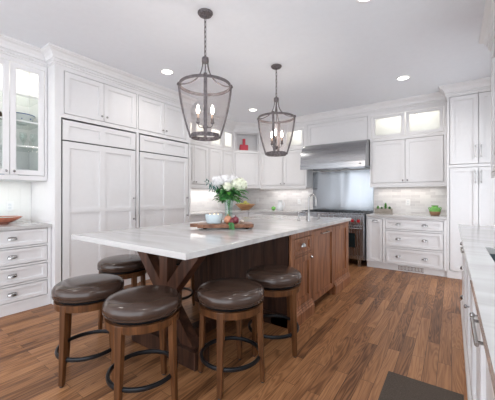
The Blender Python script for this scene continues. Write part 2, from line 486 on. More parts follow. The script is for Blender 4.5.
def face_frame(fr, u0, u1, z0, z1, openings, parent, mat=None, gap=.007, n0=.0):
    us = sorted({u0, u1} | {k for o in openings for k in (o[0] - gap, o[1] + gap)})
    zs = sorted({z0, z1} | {k for o in openings for k in (o[2] - gap, o[3] + gap)})
    b = MB()
    for i in range(len(us) - 1):
        for j in range(len(zs) - 1):
            cu = (us[i] + us[i + 1]) / 2; cz = (zs[j] + zs[j + 1]) / 2
            if cu < u0 or cu > u1 or cz < z0 or cz > z1: continue
            if any(o[0] - gap < cu < o[1] + gap and o[2] - gap < cz < o[3] + gap for o in openings): continue
            b.box(us[i], us[i + 1], n0, n0 + TD, zs[j], zs[j + 1], fr)
    return b.build('face_frame', mat or M['white'], parent)

def carcass(fr, u0, u1, z0, z1, depth, parent, mat=None, shelves=(), name='carcass'):
    b = MB(); t = .018; d = -depth
    b.box(u0, u1, d, d + .012, z0, z1, fr)
    b.box(u0, u0 + t, d + .012, 0, z0, z1, fr); b.box(u1 - t, u1, d + .012, 0, z0, z1, fr)
    b.box(u0 + t, u1 - t, d + .012, 0, z0, z0 + t, fr); b.box(u0 + t, u1 - t, d + .012, 0, z1 - t, z1, fr)
    for z in shelves: b.box(u0 + t, u1 - t, d + .012, -.001, z - .009, z + .009, fr)
    return b.build(name, mat or M['white'], parent)

def knob(fr, u, z, parent, n0=.021, s=1.0):
    b = MB(); prof = [(.000, .005), (.004, .005), (.010, .0045), (.014, .010), (.020, .0135), (.026, .011), (.029, .004)]
    vs = []; k = 12
    for n, r in prof:
        for i in range(k): vs.append(fr.p(u + r * s * math.cos(2 * PI * i / k), n0 + n * s, z + r * s * math.sin(2 * PI * i / k)))
    m = len(prof)
    fs = [(a * k + i, a * k + (i + 1) % k, (a + 1) * k + (i + 1) % k, (a + 1) * k + i) for a in range(m - 1) for i in range(k)]
    fs += [tuple(range(k)), tuple((m - 1) * k + i for i in range(k))]
    b.add(vs, fs)
    return b.build('knob', M['chrome'], parent, smooth=True)

def cup_pull(fr, u, z, parent, n0=.021, ru=.043, rz=.034, rn=.026):
    b = MB(); vs = []; A, B = 14, 6
    for i in range(A + 1):
        ph = PI * i / A
        for j in range(B + 1):
            ps = PI / 2 * j / B
            vs.append(fr.p(u + ru * math.cos(ph), n0 + rn * math.sin(ph) * math.cos(ps) ** .8, z - rz * .5 + rz * math.sin(ph) ** .7 * math.sin(ps)))
    b.add(vs, [(i * (B + 1) + j, i * (B + 1) + j + 1, (i + 1) * (B + 1) + j + 1, (i + 1) * (B + 1) + j) for i in range(A) for j in range(B)])
    b.box(u - ru * .8, u + ru * .8, n0 - .001, n0 + .002, z - rz * .5, z + rz * .4, fr)
    return b.build('cup_pull', M['chrome'], parent, smooth=True)

def bar_pull(fr, a, c, parent, n0=.021, out=.035, r=.006, name='handle', mat=None):
    (u0, z0), (u1, z1) = a, c
    b = MB()
    du = (u1 - u0); dz = z1 - z0; L = math.hypot(du, dz); eu, ez = du / L * .02, dz / L * .02
    b.tube([fr.p(u0 - eu, n0 + out, z0 - ez), fr.p(u1 + eu, n0 + out, z1 + ez)], r)
    for u, z in ((u0, z0), (u1, z1)):
        b.tube([fr.p(u, n0 - .002, z), fr.p(u, n0 + out, z)], r * .9)
        b.tube([fr.p(u, n0 - .001, z), fr.p(u, n0 + .006, z)], r * 1.7)
    return b.build(name, mat or M['chrome'], parent, smooth=True)

def crown(path, name, z0=2.715):
    """moulding along a plan polyline; the room is on the right of the walking direction"""
    prof = [(-.004, z0), (.012, z0), (.012, z0 + .018), (.022, z0 + .022), (.022, z0 + .05), (.034, z0 + .056), (.04, z0 + .085),
            (.06, z0 + .115), (.085, z0 + .13), (.085, z0 + .136), (.096, z0 + .14), (.096, ZC - .001), (-.004, ZC - .001)]
    P = [Vector((x, y)) for x, y in path]; outs = []
    for i in range(len(P)):
        def nrm(a, b):
            d = (b - a).normalized(); return Vector((d.y, -d.x))
        n1 = nrm(P[i - 1], P[i]) if i else nrm(P[0], P[1]); n2 = nrm(P[i], P[i + 1]) if i < len(P) - 1 else n1
        m = (n1 + n2).normalized(); outs.append(m / max(.3, m.dot(n1)))
    m = len(prof); b = MB()
    vs = [(P[i].x + outs[i].x * n, P[i].y + outs[i].y * n, z) for i in range(len(P)) for n, z in prof]
    fs = [(i * m + k, (i + 1) * m + k, (i + 1) * m + (k + 1) % m, i * m + (k + 1) % m) for i in range(len(P) - 1) for k in range(m)]
    fs += [tuple(range(m)), tuple((len(P) - 1) * m + k for k in range(m))]
    b.add(vs, fs)
    for i in range(len(P) - 1):      # small dentils
        d = P[i + 1] - P[i]; L = d.length; d.normalize(); f = Fr(P[i], d, (d.y, -d.x)); k = .02
        while k < L - .03:
            b.box(k, k + .017, .021, .029, z0 + .026, z0 + .044, f); k += .034
    o = b.build(name, M['white']); o['kind'] = 'structure'; return o

# ---------------------------------------------------------------- glass-door display cabinet over the left counter
XG = -3.84
G = Fr((XG, 0), (0, 1), (1, 0))
t = thing('display_cabinet', (XG - .2, .7, 1.40), 'white wall cabinet with lit glass doors above the panelled left counter', 'cabinet')
carcass(G, .02, 1.375, 1.405, ZC - .002, .485, t)
ops = [(.035, .345, 1.46, 2.66), (.352, .665, 1.46, 2.66), (.70, 1.027, 1.46, 2.66), (1.034, 1.345, 1.46, 2.66)]
face_frame(G, .02, 1.375, 1.405, ZC - .002, ops, t)
for i, (a, c, z0, z1) in enumerate(ops):
    d = shaker('door', G, a, c, z0, z1, t, glass=True, stile=.047)
    knob(G, c - .03 if i % 2 == 0 else a + .03, 1.495, d)
for z in (1.778, 2.053, 2.339):
    MB().box(.04, 1.356, -.46, -.02, z - .006, z + .006, G).build('shelf', M['shelfglass'], t)
    MB().box(.04, 1.356, -.022, -.010, z - .009, z + .009, G).build('shelf_edge', M['white'], t)
crown([(XG + TD, -.6), (XG + TD, 1.378)], 'trim_1')
MB().box(-.6, .019, -.485, TD, 1.405, ZC - .002, G).build('cabinet_end', M['white'], t)

def bowl_profile(r, h, foot, t=.006, curve=2.0):
    o = [(foot, 0)] ; k = 8
    for i in range(k + 1): o.append((foot + (r - foot) * (i / k) ** (1 / curve), .008 + (h - .008) * (i / k)))
    i_ = [(rr - t if rr > t else 0, z + t * .4) for rr, z in reversed(o[1:])]
    return o + i_ + [(0.0001, .01 + t)]

c = (-4.085, 1.205, 2.0595)
t = thing('bowl', c, 'white bowl with blue rim and flower pattern on the display cabinet shelf', 'bowl')
MB().lathe(bowl_profile(.135, .105, .055), c).build('body', M['porcelain'], t, smooth=True)
MB().ringp([(.1355, .098), (.1375, .098), (.1375, .107), (.1355, .107)], c).build('rim', M['blue'], t)
for k, (a, z, r) in enumerate([(-1.0, .06, .017), (-.2, .05, .012), (-1.9, .055, .013), (.6, .06, .015), (1.6, .055, .016), (2.6, .06, .012)]):
    rr = .055 + .08 * math.sqrt((z - .008) / .097)
    MB().ball((c[0] + (rr) * math.cos(a), c[1] + (rr) * math.sin(a), c[2] + z), (r * .5, r * .5, r * .6), 8, 6).build('painted_flower', M['blue'], t)
# wine glasses on the third shelf
def goblet(c, label):
    t = thing('stemmed_glass', c, label, 'glass', 'clear stemmed glasses on the display cabinet shelf')
    MB().lathe([(.032, 0), (.032, .002), (.005, .008), (.004, .07), (.02, .085), (.036, .12), (.034, .165)], c, 20).build('body', M['shelfglass'], t, smooth=True)
    return t
for i, (x, y) in enumerate([(-4.0, 1.10), (-4.0, 1.20), (-4.0, 1.30), (-4.12, 1.14), (-4.12, 1.24), (-4.1, .9)]):
    goblet((x, y, 1.7845), 'clear stemmed glass on the display cabinet shelf below the patterned bowl')
for i in range(4):
    c = (-4.0, 1.21, 1.4235 + i * .020)
    tag(MB().lathe([(.045, 0), (.05, .003), (.075, .016), (.072, .016), (.045, .005), (.0001, .005)], c, 28).build('saucer', M['teal'] if i % 2 else M['porcelain'], None, smooth=True),
        ['white saucer at the bottom of the stack in the display cabinet', 'lower blue-green saucer in the display cabinet stack', 'white saucer between two blue-green ones in the display cabinet', 'blue-green saucer on top of the display cabinet stack'][i], 'saucer', 'stacked saucers in the display cabinet')
tag(MB().lathe([(.035, 0), (.04, .05), (.037, .08), (.034, .08), (.034, .01), (.0001, .01)], (-3.97, .985, 1.4235), 20).build('blue_cup', M['blue'], None, smooth=True),
    'dark blue cup at the bottom of the leftmost glass cabinet door', 'cup')
tag(MB().lathe([(.02, 0), (.03, .03), (.018, .06), (.012, .08)], (-3.98, .99, 2.0595), 16).build('jar', M['dark_and_shaded_wood'], None, smooth=True),
    'small dark jar on the upper shelf behind the leftmost glass door', 'jar')

# ---------------------------------------------------------------- base drawers and counter on the left
XB = -3.73
L = Fr((XB, 0), (0, 1), (1, 0))
t = thing('base_cabinet', (XB - .3, .7, 0), 'white base cabinet with four stacked drawers left of the refrigerators', 'cabinet')
carcass(L, -.6, 1.375, .0, .875, .59, t)
zr = [(.131, .286), (.318, .479), (.514, .672), (.702, .868)]
ops = [(.68, 1.335, a, c) for a, c in zr] + [(0.0, .64, a, c) for a, c in zr]
face_frame(L, -.6, 1.375, .10, .875, ops, t)
MB().box(-.6, 1.375, 0, .012, .002, .098, L).build('toe_kick', M['white'], t)
for k, (a, c, z0, z1) in enumerate(ops):
    d = shaker('drawer', L, a, c, z0, z1, t, stile=.035, rail=.03)
    cup_pull(L, (a + c) / 2 + .015, (z0 + z1) / 2 + .004, d)
tag(MB().box(-.6, 1.377, -.598, .045, .8765, .915, L).build('countertop', M['stone'], None, bevel=.003), 'white stone countertop over the left drawers', 'countertop')
c = (-4.13, 1.03, .9155)
t = thing('fruit_bowl', c, 'shallow orange glazed bowl on the left counter', 'bowl')
MB().lathe(bowl_profile(.20, .075, .07, .007, 1.6), c, 40).build('body', M['terracotta'], t, smooth=True)
MB().lathe([(.187, .071), (.12, .05), (.0001, .035)], c, 40).build('glazed_inside', M['teal'], t, smooth=True)
def outlet(fr, u, z, label, n0=.0125, w=.035):
    t = thing('outlet', fr.p(u, n0, z), label, 'outlet')
    MB().box(u - w, u + w, n0 + .0005, n0 + .006, z - .057, z + .057, fr).build('cover_plate', M['plastic'], t, bevel=.002)
    for dz in (-.02, .02): MB().box(u - .014, u + .014, n0 + .006, n0 + .008, z + dz - .013, z + dz + .013, fr).build('socket', M['porcelain'], t)
outlet(FL, 1.165, 1.105, 'white wall outlet on the panelling behind the orange bowl')
outlet(FL, 4.95, 1.02, 'white outlet on the left tiled wall behind the flowers', n0=.0095)
outlet(FB, -3.86, 1.11, 'white outlet on the tiled wall behind the wooden fruit bowl', n0=.0095)
outlet(FB, -2.76, 1.11, 'white outlet on the tiled wall left of the range', n0=.0095)
outlet(FB, -.64, 1.115, 'white outlet on the tiled wall between planter and green pot', n0=.0095)

# ---------------------------------------------------------------- refrigerator wall
XF = -3.64
Fg = Fr((XF, 0), (0, 1), (1, 0))
t = thing('tall_cabinet', (XF - .35, 2.4, 0), 'tall white cabinet surround with four upper doors enclosing the two refrigerators', 'cabinet')
b = MB()
b.box(1.381, 1.40, -.686, 0, 0, ZC - .002, Fg); b.box(3.41, 3.43, -.686, 0, 0, ZC - .002, Fg)
b.box(1.40, 3.41, -.686, 0, 2.14, 2.16, Fg); b.box(2.404, 2.434, -.686, 0, 0, 2.14, Fg); b.box(1.40, 3.41, -.686, 0, ZC - .02, ZC - .002, Fg)
b.build('carcass', M['white'], t)
ops = [(1.478, 1.934, 2.18, 2.66), (1.940, 2.396, 2.18, 2.66), (2.437, 2.879, 2.18, 2.66), (2.885, 3.328, 2.18, 2.66)]
hol = [(1.450, 2.394, -.01, 2.118), (2.447, 3.385, -.01, 2.118)]
face_frame(Fg, 1.381, 3.43, 0, ZC - .002, ops + hol, t)
for i, (a, c, z0, z1) in enumerate(ops):
    d = shaker('door', Fg, a, c, z0, z1, t)
    knob(Fg, c - .03 if i % 2 == 0 else a + .03, z0 + .055, d)
for k, (a, c, z0, z1) in enumerate(hol):
    t = thing('refrigerator', (XF - .35, (a + c) / 2, 0), ['panelled built-in refrigerator nearest the left drawers', 'panelled built-in refrigerator behind the island, beside the tiled nook'][k], 'refrigerator', None)
    MB().box(a - .0, c + .0, -.66, -.006, .002, 2.112, Fg).build('body', M['gasket'], t)
    m = (a + c) / 2
    shaker('grille_panel', Fg, a + .011, c - .007, 1.876, 2.104, t, us=(m,), n0=0, stile=.07, rail=.06)
    d = shaker('door', Fg, a + .011, c - .007, .10, 1.860, t, us=(m,), zs=(1.056,), n0=0, stile=.07)
    bar_pull(Fg, (c - .035, .91), (c - .035, 1.20), d, n0=.02, out=.04, r=.007)
    MB().box(a + .006, c - .006, -.005, .004, .004, .095, Fg).build('toe_panel', M['white'], t)
crown([(XW + .02, 1.381), (XF + TD, 1.381), (XF + TD, 3.43), (-4.0, 3.43)], 'trim_2') if False else crown([(XF - .14, 1.381), (XF + TD, 1.381), (XF + TD, 3.43), (-3.97, 3.43)][::1], 'trim_2')

# ---------------------------------------------------------------- upper cabinets past the refrigerators
def upper(name, fr, u0, u1, depth, doors, tops, label, knobs, z0=1.41, zd0=1.465, zd1=2.20, zt0=2.262, zt1=2.66, parent_loc=None, stile=.055):
    t = thing(name, fr.p((u0 + u1) / 2, -depth / 2, z0), label, 'cabinet')
    carcass(fr, u0, u1, z0, ZC - .002, depth, t, shelves=(2.231,))
    ops = [(a, c, zd0, zd1) for a, c in doors] + [(a, c, zt0, zt1) for a, c, g in tops]
    face_frame(fr, u0, u1, z0, ZC - .002, ops, t)
    for (a, c), ks in zip(doors, knobs):
        d = shaker('door', fr, a, c, zd0, zd1, t, stile=stile)
        if ks: knob(fr, a + .03 if ks < 0 else c - .03, zd0 + .035, d)
    for a, c, g in tops:
        if g is None: continue
        shaker('upper_door', fr, a, c, zt0, zt1, t, glass=g, stile=.045)
    return t
XU, YU = -3.99, 5.56
UL = Fr((XU - .01, 0), (0, 1), (1, 0))
upper('wall_cabinet', UL, 3.432, 4.275, .325, [(3.47, 3.868), (3.874, 4.25)], [(3.47, 3.868, True), (3.874, 4.25, True)], 'white double-door wall cabinet beside the far refrigerator', (1, -1))
upper('wall_cabinet', UL, 4.279, 5.07, .325, [(4.305, 4.68), (4.722, 5.052)], [(4.305, 4.68, True), (4.722, 5.052, True)], 'white wall cabinet left of the corner niche', (1, -1))
# diagonal corner cabinet
pa = Vector((XU - .01, 5.09)); pb = Vector((-3.60, YU + .01)); dd = (pb - pa)
DG = Fr(pa, dd, (dd.y, -dd.x)); DL = dd.length
t = thing('corner_cabinet', (-4.05, 5.6, 1.41), 'white diagonal corner wall cabinet with an open niche on top', 'cabinet')
b = MB()
def cornerslab(z0, z1):
    pts = [(XW + .003, 5.09), (pa.x, 5.09), (pb.x, pb.y), (pb.x, YW - .003), (XW + .003, YW - .003)]
    b.add([(x, y, z) for z in (z0, z1) for x, y in pts], [tuple(range(5)), tuple(range(9, 4, -1))] + [(i, i + 5, (i + 1) % 5 + 5, (i + 1) % 5) for i in range(5)])
cornerslab(1.41, 1.43); cornerslab(2.222, 2.24); cornerslab(ZC - .02, ZC - .002)
b.box(XW + .003, pa.x, 5.075, 5.09, 1.41, ZC - .002); b.box(pb.x, pb.x + .015, YU + .01, YW - .003, 1.41, ZC - .002)
b.box(XW + .003, XW + .015, 5.09, YW - .003, 1.41, ZC - .002); b.box(XW + .015, pb.x, YW - .015, YW - .003, 1.41, ZC - .002)
b.build('carcass', M['white'], t)
face_frame(DG, .0, DL, 1.41, ZC - .002, [(.045, DL - .045, 1.465, 2.20), (.045, DL - .045, 2.262, 2.66)], t)
d = shaker('door', DG, .045, DL - .045, 1.465, 2.20, t)
b = MB()
for a in (0, 1):
    u = (.049, DL - .069)[a]; b.box(u, u + .02, 0, .014, 2.266, 2.656, DG)
b.box(.069, DL - .069, 0, .014, 2.2575, 2.268, DG); b.box(.069, DL - .069, 0, .014, 2.636, 2.656, DG)
b.build('niche_frame', M['white'], t)
MB().box(.03, DL - .03, -.16, -.145, 2.241, ZC - .021, DG).build('niche_back', M['white'], t)
c = DG.p(DL * .42, -.07, 2.2405)
t = thing('red_ornament', c, 'red bottle-shaped ornament in the open corner niche', 'ornament')
f = Fr((c.x, c.y), DG.u, DG.n)
MB().box(-.098, .098, -.03, .03, c.z, c.z + .165, f).build('body', M['redpaint'], t, bevel=.02)
MB().box(-.03, .03, -.018, .018, c.z + .155, c.z + .30, f).build('neck', M['redpaint'], t, bevel=.008)

BU = Fr((0, YU + .01), (1, 0), (0, -1))
upper('wall_cabinet', BU, -3.58, -2.444, .305, [(-3.545, -3.012), (-2.978, -2.485)], [(-3.545, -3.012, False), (-2.958, -2.512, True)], 'white wall cabinet between the corner niche and the range hood', (1, -1))
upper('wall_cabinet', BU, -1.208, -.062, .305, [(-1.174, -.650), (-.643, -.107)], [(-1.174, -.655, True), (-.635, -.107, True)], 'white wall cabinet with lit glass top doors above the green pot', (1, -1))
t = thing('hood_cabinet', (-1.826, 5.7, 2.25), 'white panelled cabinet above the steel range hood', 'cabinet')
carcass(BU, -2.442, -1.21, 2.255, ZC - .002, .305, t)
face_frame(BU, -2.442, -1.21, 2.255, ZC - .002, [(-2.41, -1.258, 2.262, 2.68)], t)
shaker('panel_door', BU, -2.41, -1.258, 2.262, 2.68, t, stile=.05)
b = MB()
b.box(-3.6, -2.46, -.02, TD - .002, 1.375, 1.409, BU); b.box(-1.19, -.08, -.02, TD - .002, 1.385, 1.409, BU)
lr = thing('light_rail', (-.63, 5.55, 1.38), 'thin white moulding under the cabinet above the green pot', 'moulding')
MB().box(-1.205, -.064, -.012, TD - .002, 1.385, 1.409, BU).build('rail', M['white'], lr)
lr = thing('light_rail', (-3.0, 5.55, 1.38), 'thin white moulding under the cabinet left of the range', 'moulding')
MB().box(-3.58, -2.446, -.012, TD - .002, 1.385, 1.409, BU).build('rail', M['white'], lr)
lr = thing('light_rail', (-4.0, 4.2, 1.38), 'thin white moulding under the cabinets behind the flowers', 'moulding')
MB().box(3.435, 5.07, -.012, TD - .002, 1.385, 1.409, UL).build('rail', M['white'], lr)
crown([(UL.o.x + TD, 3.53), (UL.o.x + TD, pa.y - .002), (pb.x - .002, BU.o.y - TD), (-.06, BU.o.y - TD)], 'trim_3')

# ---------------------------------------------------------------- pantry
YP = 5.29
PB = Fr((0, YP), (1, 0), (0, -1))
t = thing('pantry_cabinet', (.32, 5.6, 0), 'tall white pantry cabinet with four doors at the right end', 'cabinet')
carcass(PB, -.058, XR - .003, .10, ZC - .002, .585, t)
ops = [(-.021, .310, .118, 1.645), (.316, .655, .118, 1.645), (-.021, .310, 1.70, 2.70), (.316, .655, 1.70, 2.70)]
face_frame(PB, -.058, XR - .003, .10, ZC - .002, ops, t)
MB().box(-.058, XR - .003, -.5, .014, .002, .099, PB).build('base', M['white'], t)
for i, (a, c, z0, z1) in enumerate(ops):
    d = shaker('door', PB, a, c, z0, z1, t)
    u = c - .03 if i % 2 == 0 else a + .03
    if z1 > 2: bar_pull(PB, (u, 1.80), (u, 1.94), d, r=.006)
    else: bar_pull(PB, (u, 1.43), (u, 1.58), d, r=.006)
crown([(-.058, 5.50), (-.058, YP - TD), (XR - .003, YP - TD)], 'trim_4') if False else crown([(-.0585, 5.52), (-.0585, YP - TD), (XR - .003, YP - TD)][::1], 'trim_4')

# ---------------------------------------------------------------- right back drawers
D = Fr((0, YP), (1, 0), (0, -1))
t = thing('base_cabinet', (-.64, 5.6, 0), 'white base cabinet with three wide drawers below the green pot', 'cabinet')
carcass(D, -1.206, -.060, .10, .875, .585, t)
zr = [(.118, .362), (.400, .652), (.690, .842)]
ops = [(-1.185, -.955, .118, .842)] + [(-.905, -.105, a, c) for a, c in zr]
face_frame(D, -1.206, -.060, .10, .875, ops, t)
d = shaker('pull_out_door', D, *ops[0], t, stile=.045)
cup_pull(D, -1.07, .81, d, ru=.05)
for o_ in ops[1:]:
    d = shaker('drawer', D, *o_, t, stile=.045, rail=.04)
    for u in (-.715, -.345): cup_pull(D, u, (o_[2] + o_[3]) / 2 + .005, d)
MB().box(-1.206, -.060, -.05, -.012, .002, .099, D).build('toe_kick', M['white'], t)
b = MB()
b.box(-.72, -.36, -.012, -.008, .022, .028, D); b.box(-.72, -.36, -.012, -.008, .082, .088, D)
for k in range(18): b.box(-.715 + k * .02, -.706 + k * .02, -.012, -.009, .028, .082, D)
g = b.build('vent_grille', M['chrome'], t)
tag(MB().box(-1.208, -.060, -.58, .045, .8765, .915, D).build('countertop', M['stone'], None, bevel=.003), 'white stone countertop right of the range', 'countertop')

# left back run (L-shaped)
t = thing('corner_base_cabinet', (-4.0, 5.0, 0), 'white base cabinets running round the far left corner', 'cabinet')
carcass(L, 3.432, 5.28, .10, .875, .59, t)
carcass(D, -3.72, -2.428, .10, .875, .585, t)
zr2 = [(.118, .40), (.43, .66), (.69, .842)]
ops = [(3.47, 4.25, a, c) for a, c in zr2] + [(4.30, 5.10, a, c) for a, c in zr2]
face_frame(L, 3.432, 5.269, .10, .875, ops, t)
for o_ in ops:
    d = shaker('drawer', L, *o_, t, stile=.04, rail=.035); cup_pull(L, (o_[0] + o_[1]) / 2, (o_[2] + o_[3]) / 2, d)
ops = [(-3.56, -3.01, a, c) for a, c in zr2] + [(-2.97, -2.46, a, c) for a, c in zr2]
face_frame(D, -3.70, -2.428, .10, .875, ops, t)
for o_ in ops:
    d = shaker('drawer', D, *o_, t, stile=.04, rail=.035); cup_pull(D, (o_[0] + o_[1]) / 2, (o_[2] + o_[3]) / 2, d)
MB().box(3.432, 5.34, -.06, -.03, .002, .099, L).box(-3.72, -2.43, -.06, -.03, .002, .099, D).build('toe_kick', M['white'], t)
b = MB()
pts = [(XW + .011, 3.433), (XB + .045, 3.433), (XB + .045, YP - .045), (-2.426, YP - .045), (-2.426, YW - .011), (XW + .011, YW - .011)]
b.add([(x, y, z) for z in (.8765, .915) for x, y in pts], [tuple(range(6)), tuple(range(11, 5, -1))] + [(i, i + 6, (i + 1) % 6 + 6, (i + 1) % 6) for i in range(6)])
tag(b.build('countertop', M['stone'], None, bevel=.003), 'white stone countertop running round the far left corner', 'countertop')

# ---------------------------------------------------------------- range hood, steel backsplash, range
HX0, HX1 = -2.438, -1.214
HB = Fr((0, YW), (1, 0), (0, -1))
t = thing('range_hood', (-1.826, 5.6, 1.74), 'wide stainless steel range hood with a curved front', 'range hood')
prof = [(.30, 2.252)]
for k in range(0, 13):
    a = PI / 2 * k / 12; prof.append((.37 + .27 * math.sin(a) ** 1.0, 1.92 + .332 * math.cos(a)))
prof += [(.645, 1.85), (.66, 1.845), (.66, 1.745), (.645, 1.745), (.645, 1.77), (.02, 1.77), (.02, 1.83), (.30, 1.83)]
MB().prism(prof, HX0 + .004, HX1 - .004, HB).build('canopy', M['steelh'], t, smooth=True)
b = MB()
for u in (-2.05, -1.62):
    b.tube([HB.p(u, n + .001, z + .001) for n, z in prof[1:14]] + [HB.p(u, .6465, 1.85)], .0025, 6)
b.build('seam', M['steel'], t)
b = MB()
for k in range(3): b.box(HX0 + .08 + k * .37, HX0 + .40 + k * .37, .08, .55, 1.757, 1.769, HB)
b.build('filter', M['chrome'], t)
for u in (-2.1, -1.5): MB().lathe([(.03, 0), (.03, .006)], (u, 5.45, 1.763), 16).build('hood_light', M['down'], t)
b = MB()
for u in (-1.30,): b.tube([HB.p(u, .660, 1.80), HB.p(u, .672, 1.80)], .014, 12)
b.build('control_knob', M['black'], t, smooth=True)
t = thing('steel_backsplash', (-1.826, 5.87, .96), 'tall stainless steel sheet on the wall between range and hood', 'backsplash')
MB().box(HX0 + .004, HX1 - .004, .001, .012, .93, 1.742, HB).build('sheet', M['sheet'], t)
b = MB()
b.box(HX0 + .01, HX1 - .01, .012, .19, 1.30, 1.312, HB) if False else None
for u in (-2.20, -1.826, -1.45): b.box(u - .002, u + .002, .012, .0135, .96, 1.74, HB)
b.build('seam', M['chrome'], t)
R = Fr((0, 5.21), (1, 0), (0, -1))
t = thing('range', (-1.82, 5.5, 0), 'stainless steel range with red knobs below the hood', 'range')
MB().box(HX0 + .012, HX1 - .012, -.655, 0, .12, .905, R).build('body', M['steel'], t)
MB().box(HX0 + .012, HX1 - .012, -.655, .0, .906, .93, R).build('cooktop', M['black'], t)
MB().box(HX0 + .012, HX1 - .012, .001, .045, .906, .93, R).build('front_trim', M['steel'], t, bevel=.008)
MB().box(HX0 + .012, HX1 - .012, 0, .04, .735, .905, R).build('control_panel', M['steel'], t, bevel=.01)
b = MB()
for k in range(3):
    u0 = HX0 + .04 + k * .39
    for j in range(6): b.box(u0 + j * .07, u0 + .012 + j * .07, -.6, .0, .937, .948, R)
    for n in (-.6, -.3, -.012): b.box(u0, u0 + .362, n, n + .012, .9305, .9365, R)
b.build('burner_grate', M['black'], t)
for k, u in enumerate([-2.32, -2.21, -2.10, -1.95, -1.84, -1.72, -1.60, -1.415, -1.312]):
    kb = MB(); vs = []
    kb.tube([R.p(u, .041, .80), R.p(u, .048, .80)], .033, 20)
    kb.build('knob_bezel', M['chrome'], t, smooth=True)
    MB().tube([R.p(u, .049, .80), R.p(u, .078, .80)], [.028, .023], 16).build('knob', M['red'], t, smooth=True)
for k, (a, c) in enumerate([(HX0 + .02, -1.83), (-1.82, HX1 - .02)]):
    d = tag(MB().box(a, c, .001, .03, .20, .715, R).build('oven_door', M['steel'], t, bevel=.004))
    MB().box(a + .13, c - .14, .0305, .033, .33, .58, R).build('window', M['darkglass'], d)
    b = MB()
    b.tube([R.p(a + .04, .085, .665), R.p(c - .04, .085, .665)], .014, 12)
    for u in (a + .06, c - .06): b.tube([R.p(u, .029, .665), R.p(u, .085, .665)], .009, 8)
    b.build('handle', M['chrome'], d, smooth=True)
MB().box(HX0 + .02, HX1 - .02, .001, .02, .122, .19, R).build('kick_panel', M['steel'], t, bevel=.003)
for u in (HX0 + .06, -1.826, HX1 - .12):
    for n in (-.60, -.05): MB().box(u, u + .05, n, n + .05, .001, .12, R).build('leg', M['steel'], t)

# ---------------------------------------------------------------- island
IX0, IX1 = -2.48, -1.20
tag(MB().box(-2.52, -1.178, 1.08, 4.24, .877, .915).build('countertop', M['stone'], None, bevel=.003), 'long white stone top of the kitchen island', 'countertop')
I = Fr((IX1 - .02, 0), (0, 1), (1, 0))
t = thing('kitchen_island', (-1.84, 3.3, 0), 'walnut island cabinet carrying the long white stone top', 'island')
b = MB(); WN = M['walnut']
b.box(IX0, IX1 - .02, 2.42, 4.18, .10, .8755); b.build('carcass', WN, t)
b = MB(); b.box(IX0, -1.24, 2.402, 2.4195, .001, .8755)
for k in range(9): b.box(IX0 + .01 + k * .137, IX0 + .144 + k * .137, 2.398, 2.402, .12, .8755)
b.box(IX0, -1.24, 2.385, 2.402, .001, .115)
tag(b.build('end_panel', M['dark_and_shaded_wood'], t), 'boarded walnut end panel behind the stools, shade put into its colour')  # same walnut as the cabinet; shade of the seating recess is in the colour
ops = [(2.452, 2.845, .665, .815), (2.452, 2.845, .165, .635), (2.895, 3.535, .10, .85), (3.61, 4.12, .165, .85)]
face_frame(I, 2.385, 4.18, .10, .8755, ops, t, WN)
d = shaker('drawer', I, *ops[0], t, stile=.04, rail=.032, mat=WN); cup_pull(I, 2.645, .745, d)
d = shaker('door', I, *ops[1], t, mat=WN); knob(I, 2.81, .60, d, s=1.1)
d = shaker('dishwasher_panel', I, ops[2][0], ops[2][1], ops[2][2], ops[2][3], t, mat=WN); bar_pull(I, (3.11, .812), (3.30, .812), d, r=.006, out=.025)
d = shaker('door', I, *ops[3], t, mat=WN)
for a, c in ((2.385, 2.875), (3.55, 4.195)):
    prof = [(-.25, .001), (.046, .001), (.046, .10), (.038, .108), (.036, .122), (.026, .13), (.024, .145), (.0205, .15), (-.0, .15), (-.25, .099)]
    prof = [(.0205, .001), (.046, .001), (.046, .10), (.038, .108), (.036, .122), (.028, .13), (.026, .145), (.0205, .15)]
    MB().prism(prof, a, c, I).box(a, c, -.2, .0205, .001, .0985, I).build('base_moulding', WN, t)
MB().box(2.876, 3.549, -.12, -.08, .001, .0985, I).build('toe_kick', M['dark_and_shaded_wood'], t)

# trestle under the overhang
t = thing('trestle_base', (-1.84, 1.48, 0), 'dark wood crossed-beam trestle holding up the seating end of the island', 'trestle')
ty = 1.50
MB().box(-2.22, -1.46, ty - .075, ty + .075, .001, .13).build('foot_beam', M['dark_and_shaded_wood'], t, bevel=.004)
MB().box(-2.24, -1.44, ty - .06, ty + .06, .80, .876).build('top_beam', M['dark_and_shaded_wood'], t, bevel=.004)
MB().box(-1.89, -1.79, ty + .076, 2.384, .001, .09).build('floor_stretcher', M['dark_and_shaded_wood'], t, bevel=.004)
for n, xa, xb in (('crossed_leg', -2.19, -1.53), ('crossed_leg', -1.49, -2.15)):
    MB().bar((xa, ty + (.001 if xa < -1.8 else -.0), .83), (xb, ty, .08), .085 if xa < -1.8 else .084, .10, up=(0, 0, 1)).build(n, M['trestle'], t)
MB().box(-1.885, -1.795, ty - .045, ty + .045, .10, .80).build('centre_post', M['trestle'], t)

